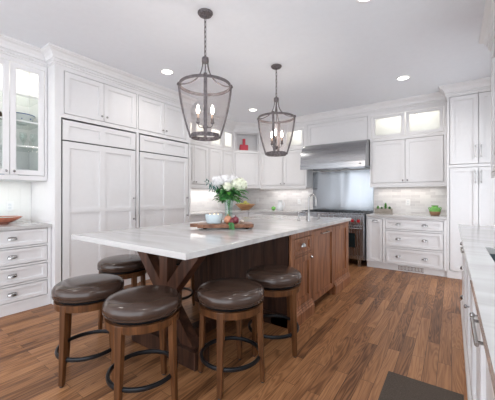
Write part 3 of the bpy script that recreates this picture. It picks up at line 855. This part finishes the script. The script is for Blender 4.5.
# prep tap
c = (-1.475, 3.42, .9155)
t = thing('tap', c, 'tall arched nickel tap on the island top', 'tap')
arc = [(0, 0, 0), (0, 0, .12), (0, 0, .255)]
for k in range(1, 13):
    a = PI * k / 12; arc.append((.045 - .045 * math.cos(a), .02 * k / 12, .255 + .075 * math.sin(a)))
arc.append((.09, .02, .19))
dirv = Vector((.82, .57, 0))
pts = [Vector(c) + dirv * p[0] + Vector((0, 0, p[2])) for p in arc]
MB().tube(pts, .0105, 12).build('spout', M['chrome'], t, smooth=True)
MB().lathe([(.024, 0), (.024, .012), (.015, .03), (.014, .10)], c, 20).build('base', M['chrome'], t, smooth=True)
for nme, (x, y), hh, lb in (('soap_dispenser', (-1.615, 3.42), .115, 'nickel soap dispenser left of the arched island tap'), ('tap_control', (-1.56, 3.56), .09, 'small nickel tap handle behind the arched island tap'), ('tap_control', (-1.44, 3.66), .085, 'small nickel tap handle right of the arched island tap')):
    q = (x, y, .9155); u_ = thing(nme, q, lb, 'dispenser' if nme[0] == 's' else 'tap handle')
    MB().lathe([(.022, 0), (.022, .008), (.010, .02), (.010, hh - .03), (.017, hh - .022), (.017, hh - .005), (.008, hh)], q, 16).build('body', M['chrome'], u_, smooth=True)
    MB().tube([(x, y, q[2] + hh - .012), (x + .05, y + .03, q[2] + hh - .008)], .005).build('lever', M['chrome'], u_, smooth=True)

# ---------------------------------------------------------------- right run by the camera
X1 = .092
K = Fr((X1 + .02, 0), (0, 1), (-1, 0))
t = thing('base_cabinet', (.4, 2, 0), 'white base cabinet under the sink counter on the right', 'cabinet')
b = MB()
b.box(-.2, 1.3, -.585, 0, .0, .8755, K); b.box(2.35, 3.90, -.585, 0, .0, .8755, K); b.box(1.3, 2.35, -.585, 0, 0, .62, K); b.box(1.3, 2.35, -.585, -.55, .62, .8755, K)
b.box(1.3, 2.35, -.018, 0, .62, .8755, K)
b.build('carcass', M['white'], t)
zr = [(.118, .362), (.400, .652), (.690, .842)]
ops = [(3.20, 3.86, a, c) for a, c in zr] + [(2.62, 3.15, .118, .842), (2.05, 2.58, .118, .842), (1.52, 2.01, .118, .842), (.80, 1.48, .118, .842), (-.1, .76, .118, .842)]
face_frame(K, -.2, 3.90, .10, .8755, ops, t)
for i, o_ in enumerate(ops):
    d = shaker('drawer' if i < 3 else 'door', K, *o_, t, stile=.05, rail=.045)
    if i < 3: cup_pull(K, 3.53, (o_[2] + o_[3]) / 2, d)
    elif i == 3: bar_pull(K, (2.74, .80), (2.95, .80), d, r=.006, out=.03)
    elif i == 4: knob(K, 2.28, .53, d)
    elif i == 5: knob(K, 1.55, .72, d)
    elif i == 6: bar_pull(K, (1.07, .80), (1.25, .80), d, r=.006, out=.033)
    else: knob(K, .7, .72, d)
b = MB(); b.prism([(.0205, .001), (.034, .001), (.034, .085), (.0205, .099)], -.2, 3.90, K); b.build('base_moulding', M['white'], t)
bk = MB()      # counter with the sink cut out
sx0, sx1, sy0, sy1 = .165, .60, 1.45, 2.272
for a in [(.061, sx0, -.2, 3.937), (sx1, XR - .002, -.2, 3.937), (sx0, sx1, -.2, sy0), (sx0, sx1, sy1, 3.937)]:
    bk.box(a[0], a[1], a[2], a[3], .877, .915)
tag(bk.build('countertop', M['stone'], None), 'white stone counter with undermount sink in the right foreground', 'countertop')
t = thing('sink', (.38, 1.86, .65), 'dark grey undermount sink in the right counter', 'sink')
b = MB(); w = .006
b.box(sx0 - .01, sx1 + .01, sy0 - .01, sy1 + .01, .66, .666)
b.box(sx0 - .01, sx0 - .004, sy0 - .01, sy1 + .01, .666, .8765); b.box(sx1 + .004, sx1 + .01, sy0 - .01, sy1 + .01, .666, .8765)
b.box(sx0 - .004, sx1 + .004, sy0 - .01, sy0 - .004, .666, .8765); b.box(sx0 - .004, sx1 + .004, sy1 + .004, sy1 + .01, .666, .8765)
b.build('basin', M['sinkm'], t)
MB().lathe([(.045, 0), (.045, .003), (.03, .001)], (.40, 1.86, .6665), 20).build('drain', M['chrome'], t)
t = thing('wall_cabinet', (.52, 3.2, 1.41), 'white wall cabinet over the right counter at the picture edge', 'cabinet')
RC = Fr((.350, 0), (0, 1), (-1, 0))
MB().box(2.55, 3.845, -.345, 0, 1.41, ZC - .002, RC).build('carcass', M['white'], t)
ops = [(2.58, 3.19, 1.465, 2.66), (3.20, 3.815, 1.465, 2.66)]
face_frame(RC, 2.55, 3.845, 1.41, ZC - .002, ops, t)
for i, o_ in enumerate(ops):
    d = shaker('door', RC, *o_, t); knob(RC, o_[1] - .03 if i == 0 else o_[0] + .03, 1.5, d)
crown([(XR - .003, 3.845), (.330, 3.845), (.330, 2.55)], 'trim_5')
crown([(.330, 2.549), (.330, .5)], 'trim_6')

tag(MB().box(-.36, .06, .9, 2.205, .001, .010).build('floor_mat', M['rug'], None, bevel=.003), 'dark brown floor mat beside the right counter', 'mat')

# ---------------------------------------------------------------- stools
def make_stool():
    t = thing('bar_stool', (0, 0, 0), '', 'stool', 'round leather stools around the island')
    R_ = .22
    pr = [(.190, .534), (.208, .536), (.221, .547), (.2275, .568), (.2265, .590), (.217, .608), (.199, .620), (.16, .629), (.09, .634), (.0001, .635)]
    c = MB().lathe(pr, n=56).build('seat_cushion', M['leather'], t, smooth=True)
    MB().ringp([(.219, .541), (.226, .545), (.2265, .551), (.221, .553)], n=56).build('piping', M['leather'], c, smooth=True)
    MB().lathe([(.195, .519), (.198, .5335)], n=40).build('swivel_plate', M['black'], t)
    MB().ringp([(.20, .474), (.214, .474), (.216, .5185), (.19, .5185), (.19, .474)], n=56).build('apron', M['stoolwood'], t, smooth=True)
    for k in range(4):
        a = PI / 4 + k * PI / 2
        ux, uy = math.cos(a), math.sin(a)
        b = MB()
        rows = [(.518, .200, .046, .034), (.40, .203, .044, .034), (.25, .208, .040, .033), (.10, .215, .035, .030), (.008, .220, .031, .028)]
        vs = []
        for z, rr, w, dpt in rows:
            for i, j in ((-1, -1), (1, -1), (1, 1), (-1, 1)):
                vs.append((ux * (rr + j * dpt / 2) - uy * i * w / 2, uy * (rr + j * dpt / 2) + ux * i * w / 2, z))
        fs = [(0, 1, 2, 3), (19, 18, 17, 16)] + [(q * 4 + i, q * 4 + (i + 1) % 4, (q + 1) * 4 + (i + 1) % 4, (q + 1) * 4 + i) for q in range(4) for i in range(4)]
        leg = b.add(vs, fs).build('leg', M['stoolwood'], t, bevel=.004)
        MB().lathe([(.012, .0), (.014, .004), (.012, .0082)], (ux * .220, uy * .220, .0005), 12).build('glide', M['black'], leg)
    MB().ringp([(.190, .155), (.200, .152), (.208, .158), (.210, .168), (.206, .178), (.197, .181), (.189, .177), (.186, .168)], n=56).build('foot_ring', M['black'], t, smooth=True)
    return t
st = make_stool()
SG = 'round leather stools around the island'
spots = [(-2.112, 1.027, 63, 'brown leather stool at the near left corner, leftmost in the photo'),
         (-1.545, 1.073, 63, 'brown leather stool in front of the trestle, nearest the viewer'),
         (-1.222, 1.527, 66, 'brown leather stool at the front right corner of the island top'),
         (-1.19, 2.045, 33, 'brown leather stool tucked beside the island drawer'),
         (-2.60, 1.585, 40, 'dark leather stool on the refrigerator side behind the leftmost stool'),
         (-2.46, 2.09, 20, 'dark leather stool behind the trestle on the refrigerator side')]
for i, (x, y, a, lb) in enumerate(spots):
    o = st if i == 0 else dup(st, (0, 0, 0), 0, lb, SG)
    o.location = (x, y, 0); o.rotation_euler = (0, 0, math.radians(a)); o['label'] = lb

# ---------------------------------------------------------------- pendants
def make_pendant():
    t = thing('pendant_lantern', (0, 0, 0), '', 'pendant light', 'iron and glass pendants over the island')
    MB().lathe([(.068, 2.873), (.068, 2.866), (.058, 2.852), (.02, 2.843), (.012, 2.832)], n=28).build('ceiling_canopy', M['iron'], t, smooth=True)
    b = MB(); z = 2.832; k = 0
    while z > 2.475:
        pts = []
        for i in range(14):
            a = 2 * PI * i / 14; u = .0085 * math.cos(a); w = .019 * math.sin(a) + (.009 if math.sin(a) > 0 else -.009)
            pts.append((u, 0, z - .018 + w) if k % 2 == 0 else (0, u, z - .018 + w))
        b.tube(pts, .0032, 6, closed=True); z -= .044; k += 1
    b.build('chain', M['iron'], t, smooth=True)
    MB().lathe([(.008, 2.478), (.028, 2.470), (.031, 2.462), (.031, 2.432), (.027, 2.424), (.010, 2.420)], n=24).build('hub', M['iron'], t, smooth=True)
    zt, zb, rt, rb = 2.215, 1.762, .219, .118
    MB().ringp([(rt, zt - .011), (rt + .009, zt - .013), (rt + .011, zt + .012), (rt, zt + .013)], n=56).build('top_ring', M['iron'], t, smooth=True)
    MB().ringp([(rb - .003, zb - .016), (rb + .008, zb - .018), (rb + .010, zb + .018), (rb - .001, zb + .018)], n=48).build('bottom_ring', M['iron'], t, smooth=True)
    for q in range(4):
        a = math.radians(44 + 90 * q); ux, uy = math.cos(a), math.sin(a)
        pts = []; b = MB()
        for i in range(11):
            s = i / 10; r = .022 + (rt - .022) * (s ** 1.9) ; z = 2.43 - (2.43 - zt - .005) * (1 - (1 - s) ** 1.8)
            pts.append((ux * r, uy * r, z))
        b.tube(pts, .0058, 8); b.build('scroll_arm', M['iron'], t, smooth=True)
        b = MB(); vs = []; n = 12
        for i in range(n + 1):
            s = i / n; z = zt + .02 + (zb - .012 - zt - .02) * s; r = rt + .012 + (rb + .012 - rt - .012) * (s ** 1.65)
            for dr, dt in ((-.009, -.0145), (.009, -.0145), (.009, .0145), (-.009, .0145)):
                vs.append((ux * (r + dr) - uy * dt, uy * (r + dr) + ux * dt, z))
        fs = [(0, 1, 2, 3), tuple(n * 4 + i for i in (3, 2, 1, 0))] + [(i * 4 + j, i * 4 + (j + 1) % 4, (i + 1) * 4 + (j + 1) % 4, (i + 1) * 4 + j) for i in range(n) for j in range(4)]
        b.tube([(ux * (rt + .012), uy * (rt + .012), zt + .018), (ux * (rt + .022), uy * (rt + .022), zt + .012), (ux * (rt + .024), uy * (rt + .024), zt - .004)], .007, 8)
        b.add(vs, fs).build('strap', M['iron'], t)
    b = MB(); vs = []; n = 10; seg = 48
    for i in range(n + 1):
        s = i / n; z = zt - .012 + (zb + .01 - zt + .012) * s; r = rt + .001 + (rb - rt - .001) * (s ** 1.65)
        vs += [(r * math.cos(2 * PI * j / seg), r * math.sin(2 * PI * j / seg), z) for j in range(seg)]
    b.add(vs, [(i * seg + j, i * seg + (j + 1) % seg, (i + 1) * seg + (j + 1) % seg, (i + 1) * seg + j) for i in range(n) for j in range(seg)])
    b.build('glass_shade', M['lampglass'], t, smooth=True)
    MB().tube([(0, 0, 2.425), (0, 0, 1.85)], .006, 8).build('centre_rod', M['iron'], t, smooth=True)
    MB().lathe([(.004, 1.815), (.013, 1.828), (.022, 1.838), (.024, 1.852), (.018, 1.862), (.007, 1.868)], n=20).build('candle_hub', M['iron'], t, smooth=True)
    for q in range(3):
        a = math.radians(44 + 30 + 120 * q); ux, uy = math.cos(a), math.sin(a); rr = .075
        pts = [(ux * r, uy * r, z) for r, z in ((.015, 1.85), (.035, 1.846), (.058, 1.852), (.072, 1.868), (rr, 1.888))]
        arm = MB().tube(pts, .0042, 8).build('candle_arm', M['iron'], t, smooth=True)
        MB().lathe([(.006, 1.884), (.017, 1.892), (.019, 1.90), (.013, 1.904), (.014, 1.93), (.017, 1.934)], (ux * rr, uy * rr, 0), 16).build('candle_cup', M['iron'], arm, smooth=True)
        MB().lathe([(.0105, 1.93), (.0105, 1.975)], (ux * rr, uy * rr, 0), 14).build('candle_sleeve', M['candle'], arm, smooth=True)
        MB().lathe([(.007, 1.976), (.0145, 1.998), (.0155, 2.01), (.0125, 2.03), (.005, 2.052), (.0001, 2.062)], (ux * rr, uy * rr, 0), 14).build('bulb', M['bulb'], arm, smooth=True)
        lamp('POINT', 'candle_light', (ux * rr, uy * rr, 2.075), 1.5, WARM, size=.012, parent=t)
    return t
p1 = make_pendant()
p2 = dup(p1, (0, 0, 0), 0, '')
p1.location = (-1.806, 1.89, 0); p1['label'] = 'iron and glass lantern pendant nearest the viewer, over the flowers'
p2.location = (-1.812, 3.185, 0); p2.rotation_euler = (0, 0, math.radians(-24)); p2['label'] = 'iron and glass lantern pendant farther back, nearer the range'

for i, (x, y) in enumerate(SPOTS):
    lb = ['recessed ceiling light above the left drawers', 'recessed ceiling light above the floor mat', 'recessed ceiling light near the refrigerators, left of the near pendant',
          'recessed ceiling light at the top edge of the photo', 'recessed ceiling light between the two pendants', 'recessed ceiling light in front of the pantry'][i]
    t = thing('downlight', (x, y, ZC), lb, 'ceiling light', 'recessed ceiling lights')
    MB().ringp([(.066, ZC - .001), (.090, ZC - .001), (.088, ZC - .006), (.068, ZC - .008)], (x, y, 0), 32).build('trim_ring', M['plastic'], t, smooth=True)
    MB().lathe([(.066, ZC - .004), (.066, ZC - .001)], (x, y, 0), 32).build('lens', M['down'], t)

# ---------------------------------------------------------------- serving board and what stands on it
bc = (-1.80, 2.175, .9155)
ang = math.radians(41)
BF = Fr((bc[0], bc[1]), (math.cos(ang), math.sin(ang)), (math.sin(ang), -math.cos(ang)))
t = thing('serving_board', bc, 'footed wooden serving board with handle on the island top', 'board')
b = MB()
out = [(-.27, -.11), (-.25, -.13), (.245, -.13), (.26, -.11), (.26, .11), (.245, .13), (-.25, .13), (-.27, .11), (-.27, .035), (-.33, .03), (-.345, .02), (-.345, -.02), (-.33, -.03), (-.27, -.035)]
m = len(out)
b.add([BF.p(u, n, z) for z in (.930, .962) for u, n in out], [tuple(range(m)), tuple(range(2 * m - 1, m - 1, -1))] + [(i, i + m, (i + 1) % m + m, (i + 1) % m) for i in range(m)])
b.build('top', M['board'], t, bevel=.003)
for u in (-.2, .2):
    for n in (-.085, .085): MB().lathe([(.016, .9158), (.02, .9295)], (*BF.p(u, n, 0).xy, 0), 14).build('foot', M['dark_and_shaded_wood'], t)
BZ = .9628
c = (-1.885, 2.095, BZ)
t = thing('candle_bowl', c, 'pale blue ceramic candle bowl on the serving board', 'candle')
MB().lathe([(.062, 0), (.070, .004), (.080, .03), (.085, .06), (.086, .088), (.082, .088), (.079, .07), (.0001, .07)], c, 36).build('bowl', M['paleblue'], t, smooth=True)
MB().lathe([(.0785, .0705), (.0785, .080), (.0001, .079)], c, 32).build('wax', M['copperwax'], t, smooth=True)
for k in range(4):
    a = .6 + PI / 2 * k; q = (c[0] + .04 * math.cos(a), c[1] + .04 * math.sin(a), c[2] + .0805)
    MB().lathe([(.001, 0), (.003, .004), (.0028, .008), (.0003, .015)], q, 8).build('flame', M['flame'], t, smooth=True)
vc = (-1.800, 2.215, BZ)
t = thing('vase', vc, 'clear glass vase of flowers on the serving board', 'vase')
MB().lathe([(.042, 0), (.044, .008), (.037, .05), (.036, .13), (.043, .20), (.047, .235)], vc, 28).build('body', M['water'], t, smooth=True)
t = thing('bouquet', (vc[0], vc[1], BZ + .02), 'bouquet of white hydrangeas and green leaves in the glass vase', 'flowers')
VV = Vector(vc)
su = Vector((math.cos(T), math.sin(T), 0)); sn = Vector((math.sin(T), -math.cos(T), 0))   # across the island corner to corner, and towards the seats
def loc3(a, dpt, z): return VV + su * a + sn * dpt + Vector((0, 0, z))
b = MB()
heads = [(-.10, .03, .405, .058, 'petal'), (-.035, .0, .425, .055, 'petal'), (-.005, .075, .355, .042, 'petal2'), (.105, .035, .375, .070, 'petal2'), (.045, -.03, .425, .052, 'petal')]
for a, dd_, z, r, m_ in heads:
    p0 = VV + Vector((random.uniform(-.02, .02), random.uniform(-.02, .02), .012)); p2_ = loc3(a, dd_, z)
    pm = VV + Vector((0, 0, .22)); b.tube([p0, p0.lerp(pm, .9), pm.lerp(p2_, .6) + Vector((0, 0, .01)), p2_], .0032, 6)
for k in range(20):
    a = 2 * PI * k / 10 + (k > 9) * .3; p0 = VV + Vector((.025 * math.cos(a), .025 * math.sin(a), .012)); b.tube([p0, VV + Vector((-.02 * math.cos(a), -.02 * math.sin(a), .22)), VV + Vector((-.06 * math.cos(a), -.06 * math.sin(a), .31))], .0036, 5)
b.build('stems', M['leaf'], t, smooth=True)
def floret(b, c, n, s):
    n = n.normalized(); a = n.orthogonal().normalized(); q = n.cross(a); th = random.uniform(0, PI)
    for k in range(4):
        d = a * math.cos(th + PI / 2 * k) + q * math.sin(th + PI / 2 * k); e = a * math.cos(th + PI / 2 * k + PI / 2) + q * math.sin(th + PI / 2 * k + PI / 2)
        b.add([c, c + d * s * .6 + e * s * .35 + n * s * .12, c + d * s + n * s * .25, c + d * s * .6 - e * s * .35 + n * s * .12], [(0, 1, 2, 3)])
for a, dd_, z, r, m_ in heads:
    b = MB(); c0 = loc3(a, dd_, z)
    b.ball(c0, r * .62, 14, 10, .06)
    N = 150
    for i in range(N):
        zz = 1 - 2 * (i + .5) / N; rr = math.sqrt(1 - zz * zz); ph = i * 2.39996
        d = Vector((rr * math.cos(ph), rr * math.sin(ph), zz * .85))
        floret(b, c0 + d * r * random.uniform(.62, 1.08), (d + Vector((random.uniform(-.5, .5), random.uniform(-.5, .5), random.uniform(-.5, .5)))), r * .30)
    b.build('hydrangea', M[m_], t)
def leaf(b, p, d, up, L, w, droop=.25):
    d = d.normalized(); sd = d.cross(up).normalized(); nn = sd.cross(d)
    rows = []
    for i in range(6):
        s = i / 5; ww = w * math.sin(PI * min(1, s * .92 + .05)) ** .8; q = p + d * L * s - Vector((0, 0, 1)) * droop * L * s * s
        rows.append((q - sd * ww / 2 + nn * ww * .2, q, q + sd * ww / 2 + nn * ww * .2))
    vs = [v for r in rows for v in r]
    fs = []
    for i in range(5):
        fs += [(i * 3, i * 3 + 1, i * 3 + 4, i * 3 + 3), (i * 3 + 1, i * 3 + 2, i * 3 + 5, i * 3 + 4)]
    b.add(vs, fs)
b = MB(); b2 = MB()
for k in range(150):
    a = random.uniform(0, 2 * PI); e = random.uniform(-.5, .9)
    d = Vector((math.cos(a) * math.cos(e), math.sin(a) * math.cos(e), math.sin(e)))
    base = VV + Vector((0, 0, random.uniform(.22, .34))) + Vector((d.x, d.y, 0)) * random.uniform(.02, .11)
    leaf(b if k % 3 else b2, base, d, Vector((0, 0, 1)) + d * .01, random.uniform(.045, .075), random.uniform(.034, .05), random.uniform(.1, .5))
b.build('foliage', M['leaf'], t); b2.build('foliage', M['leaf2'], t)
b = MB()
for a0, z0, a1, z1 in ((-.04, .26, -.235, .41), (-.05, .28, -.20, .335)):
    p0, p1_ = loc3(a0, .03, z0), loc3(a1, .05, z1)
    b.tube([p0, p0.lerp(p1_, .5) + Vector((0, 0, .02)), p1_], .002, 5)
    for k in range(10):
        s = .3 + .07 * k; q = p0.lerp(p1_, s) + Vector((0, 0, .02 * math.sin(PI * s)))
        leaf(b, q, Vector((random.uniform(-.4, .4), random.uniform(-.6, .6), (1 if k % 2 else -1))), Vector((random.random(), 1, .3)), .038, .032, .05)
b.build('eucalyptus', M['euc'], t)
b = MB()
for s in (-1, 1):
    leaf(b, loc3(.10 * 1, .06, .29 + .03 * s), su * 1.0 + sn * .5 * s, Vector((0, 0, 1)), .11, .055, .3)
leaf(b, loc3(-.05, .06, .32), -su + Vector((0, 0, -.05)), Vector((0, 0, 1)), .10, .05, .1)
b.build('large_leaf', M['leaf'], t)

def fruit(a, dp, r, mat, name, label, cat='fruit', squash=1):
    p = loc3(a, dp, r * squash); tt = thing(name, (p.x, p.y, BZ), label, cat)
    MB().ball(p, (r, r, r * squash), 18, 12).build('body', M[mat], tt, smooth=True)
    b_ = MB(); q = p + Vector((0, 0, r * squash * .92))
    for k in range(6):
        aa = k * PI / 3; leaf(b_, q, Vector((math.cos(aa) * .5, math.sin(aa) * .5, 1)), Vector((0, 0, 1)) + Vector((.01, 0, 0)), r * .45, r * .3, 0)
    b_.build('crown', M[mat], tt)
fruit(.0, .09, .039, 'peach', 'pomegranate', 'peach-coloured fruit in front of the glass vase')
fruit(.072, .085, .034, 'pom', 'pomegranate', 'dark red fruit on the right in front of the vase')
fruit(.040, .118, .026, 'pom', 'pomegranate', 'small dark red fruit at the front, between the peach-coloured fruit and the vase\'s right side')
tag(MB().ball(loc3(.13, .03, .017), (.024, .018, .0165), 14, 8).build('pebble', M['wax'], None, smooth=True), 'small pale pebble at the right end of the serving board', 'ornament')
tag(MB().ball(loc3(-.078, .02, .03), (.017, .017, .0295), 14, 10).build('garlic_bulb', M['porcelain'], None, smooth=True), 'small white bulb between candle bowl and vase', 'ornament')
b = MB()
q = loc3(.02, .135, .03)
sp = [(.030, .135, .012), (.036, .155, .008), (.040, .172, -.001), (.042, .176, -.020), (.043, .176, -.040)]
b.tube([loc3(*p) for p in sp], .0018, 5)
for k in range(10):
    s_ = k / 9 * 3.99; i0 = int(s_); p0 = loc3(*sp[i0]).lerp(loc3(*sp[i0 + 1]), s_ - i0)
    leaf(b, p0, su * (1 if k % 2 else -1) + Vector((0, 0, -.3)) + sn * .4, sn + Vector((0, 0, .3)), .030, .020, .15)
tag(b.build('leaf_sprig', M['leaf']), 'green leafy sprig hanging over the front of the serving board', 'leaf')

# ---------------------------------------------------------------- items on the back counters
c = (-3.87, 5.37, .9155)
t = thing('fruit_bowl', c, 'wide wooden bowl of yellow-green fruit on the far corner counter', 'bowl')
MB().lathe([(.09, 0), (.10, .012), (.15, .05), (.205, .105), (.232, .128), (.224, .130), (.19, .105), (.12, .05), (.0001, .035)], c, 40).build('body', M['bowlwood'], t, smooth=True)
MB().lathe([(.228, .124), (.236, .127), (.230, .133)], c, 40).build('rim', M['bowlwood'], t, smooth=True)
for i, (x, y, r, z) in enumerate([(-.10, -.02, .052, .110), (.10, -.03, .052, .111), (0, .10, .05, .110), (0.0, -.10, .05, .108), (.0, .0, .048, .165)]):
    lb = ['left', 'right', 'back', 'front', 'top'][i]
    pp = (c[0] + x, c[1] + y, c[2] + z)
    tt = thing('pear', (pp[0], pp[1], pp[2] - r), {'left': 'leftmost yellow-green fruit in the wooden bowl', 'right': 'yellow-green fruit near the right rim of the wooden bowl', 'back': 'yellow-green fruit at the wall side of the wooden bowl',
               'front': 'yellow-green fruit at the near side of the wooden bowl', 'top': 'yellow-green fruit topmost in the wooden bowl'}[lb], 'fruit', 'fruit in the wooden bowl')
    MB().ball(pp, r, 16, 10).build('body', M['apple'], tt, smooth=True)
    MB().tube([(pp[0], pp[1], pp[2] + r - .003), (pp[0] + .004, pp[1], pp[2] + r + .015)], .0025, 5).build('stem', M['clay'], tt)
c = (-3.10, 5.62, .9155)
t = thing('pitcher', c, 'white ceramic pitcher on the back counter', 'pitcher')
MB().lathe([(.055, 0), (.07, .02), (.074, .07), (.05, .14), (.043, .18), (.055, .215), (.051, .215), (.04, .18), (.0001, .17)], c, 28).build('body', M['porcelain'], t, smooth=True)
MB().tube([(c[0] + .045, c[1], c[2] + .185), (c[0] + .10, c[1], c[2] + .175), (c[0] + .105, c[1], c[2] + .10), (c[0] + .068, c[1], c[2] + .06)], .008, 8).build('handle', M['porcelain'], t, smooth=True)
c = (-3.24, 5.57, .9155)
t = thing('green_pear', c, 'green fruit beside the white pitcher', 'fruit')
MB().ball((c[0], c[1], c[2] + .042), (.05, .05, .042), 18, 12).build('body', M['greenglaze'], t, smooth=True)
MB().tube([(c[0], c[1], c[2] + .08), (c[0] + .01, c[1], c[2] + .10)], .004, 6).build('stem', M['leaf'], t)

c = (-1.005, 5.66, .9155)
t = thing('planter_box', c, 'small grey wooden planter box on the counter right of the range', 'planter')
f = Fr((c[0], c[1]), (1, 0), (0, -1)); z0 = c[2]
b = MB(); b.box(-.14, .14, .05, .062, z0, z0 + .085, f); b.box(-.14, .14, -.062, -.05, z0, z0 + .085, f)
b.box(-.14, -.128, -.05, .05, z0, z0 + .085, f); b.box(.128, .14, -.05, .05, z0, z0 + .085, f); b.box(-.128, .128, -.05, .05, z0, z0 + .05, f)
b.build('box', M['planter'], t)
MB().box(-.127, .127, -.049, .049, z0 + .0505, z0 + .075, f).build('soil', M['clay'], t)
for i, (u, n, r, zz, mm) in enumerate([(-.092, .0, .038, .02, 'leaf2'), (-.03, .0, .030, .01, 'leaf'), (.034, .0, .042, .07, 'leaf2'), (.10, .0, .036, .01, 'leaf')]):
    q = f.p(u, n, z0 + .078)
    tt = tag(MB().build('succulent', M[mm]) if False else None) if False else None
    b = MB()
    for k in range(34):
        a = k * 2.4; e = .25 + 1.2 * (k / 34)
        leaf(b, q + Vector((0, 0, zz * k / 34)), Vector((math.cos(a) * math.cos(e), math.sin(a) * math.cos(e), math.sin(e))), Vector((0, 0, 1)) + Vector((.01, 0, 0)), r, r * .45, -.2)
    tag(b.build('succulent', M[mm]), ['bright green succulent at the range end of the planter box', 'low dark green succulent left of the tallest one in the planter box',
        'tallest bright green succulent rising from the planter box', 'dark green succulent at the right end of the planter box'][i], 'plant', 'succulents in the planter box')
c = (-.225, 5.62, .9155)
t = thing('green_pot', c, 'round two-tone pot, green glaze over bare clay, near the pantry', 'pot')
MB().lathe([(.050, 0), (.066, .012), (.077, .04), (.080, .062)], c, 36).build('clay_base', M['clay'], t, smooth=True)
MB().lathe([(.0802, .0622), (.078, .09), (.066, .118), (.046, .134), (.042, .142), (.052, .160), (.047, .160), (.037, .142), (.0001, .125)], c, 36).build('glazed_top', M['greenglaze'], t, smooth=True)
for s in (-1, 1):
    MB().tube([(c[0] + s * .062, c[1], c[2] + .122), (c[0] + s * .082, c[1], c[2] + .128), (c[0] + s * .088, c[1], c[2] + .108), (c[0] + s * .073, c[1], c[2] + .09)], .007, 8).build('handle', M['greenglaze'], t, smooth=True)
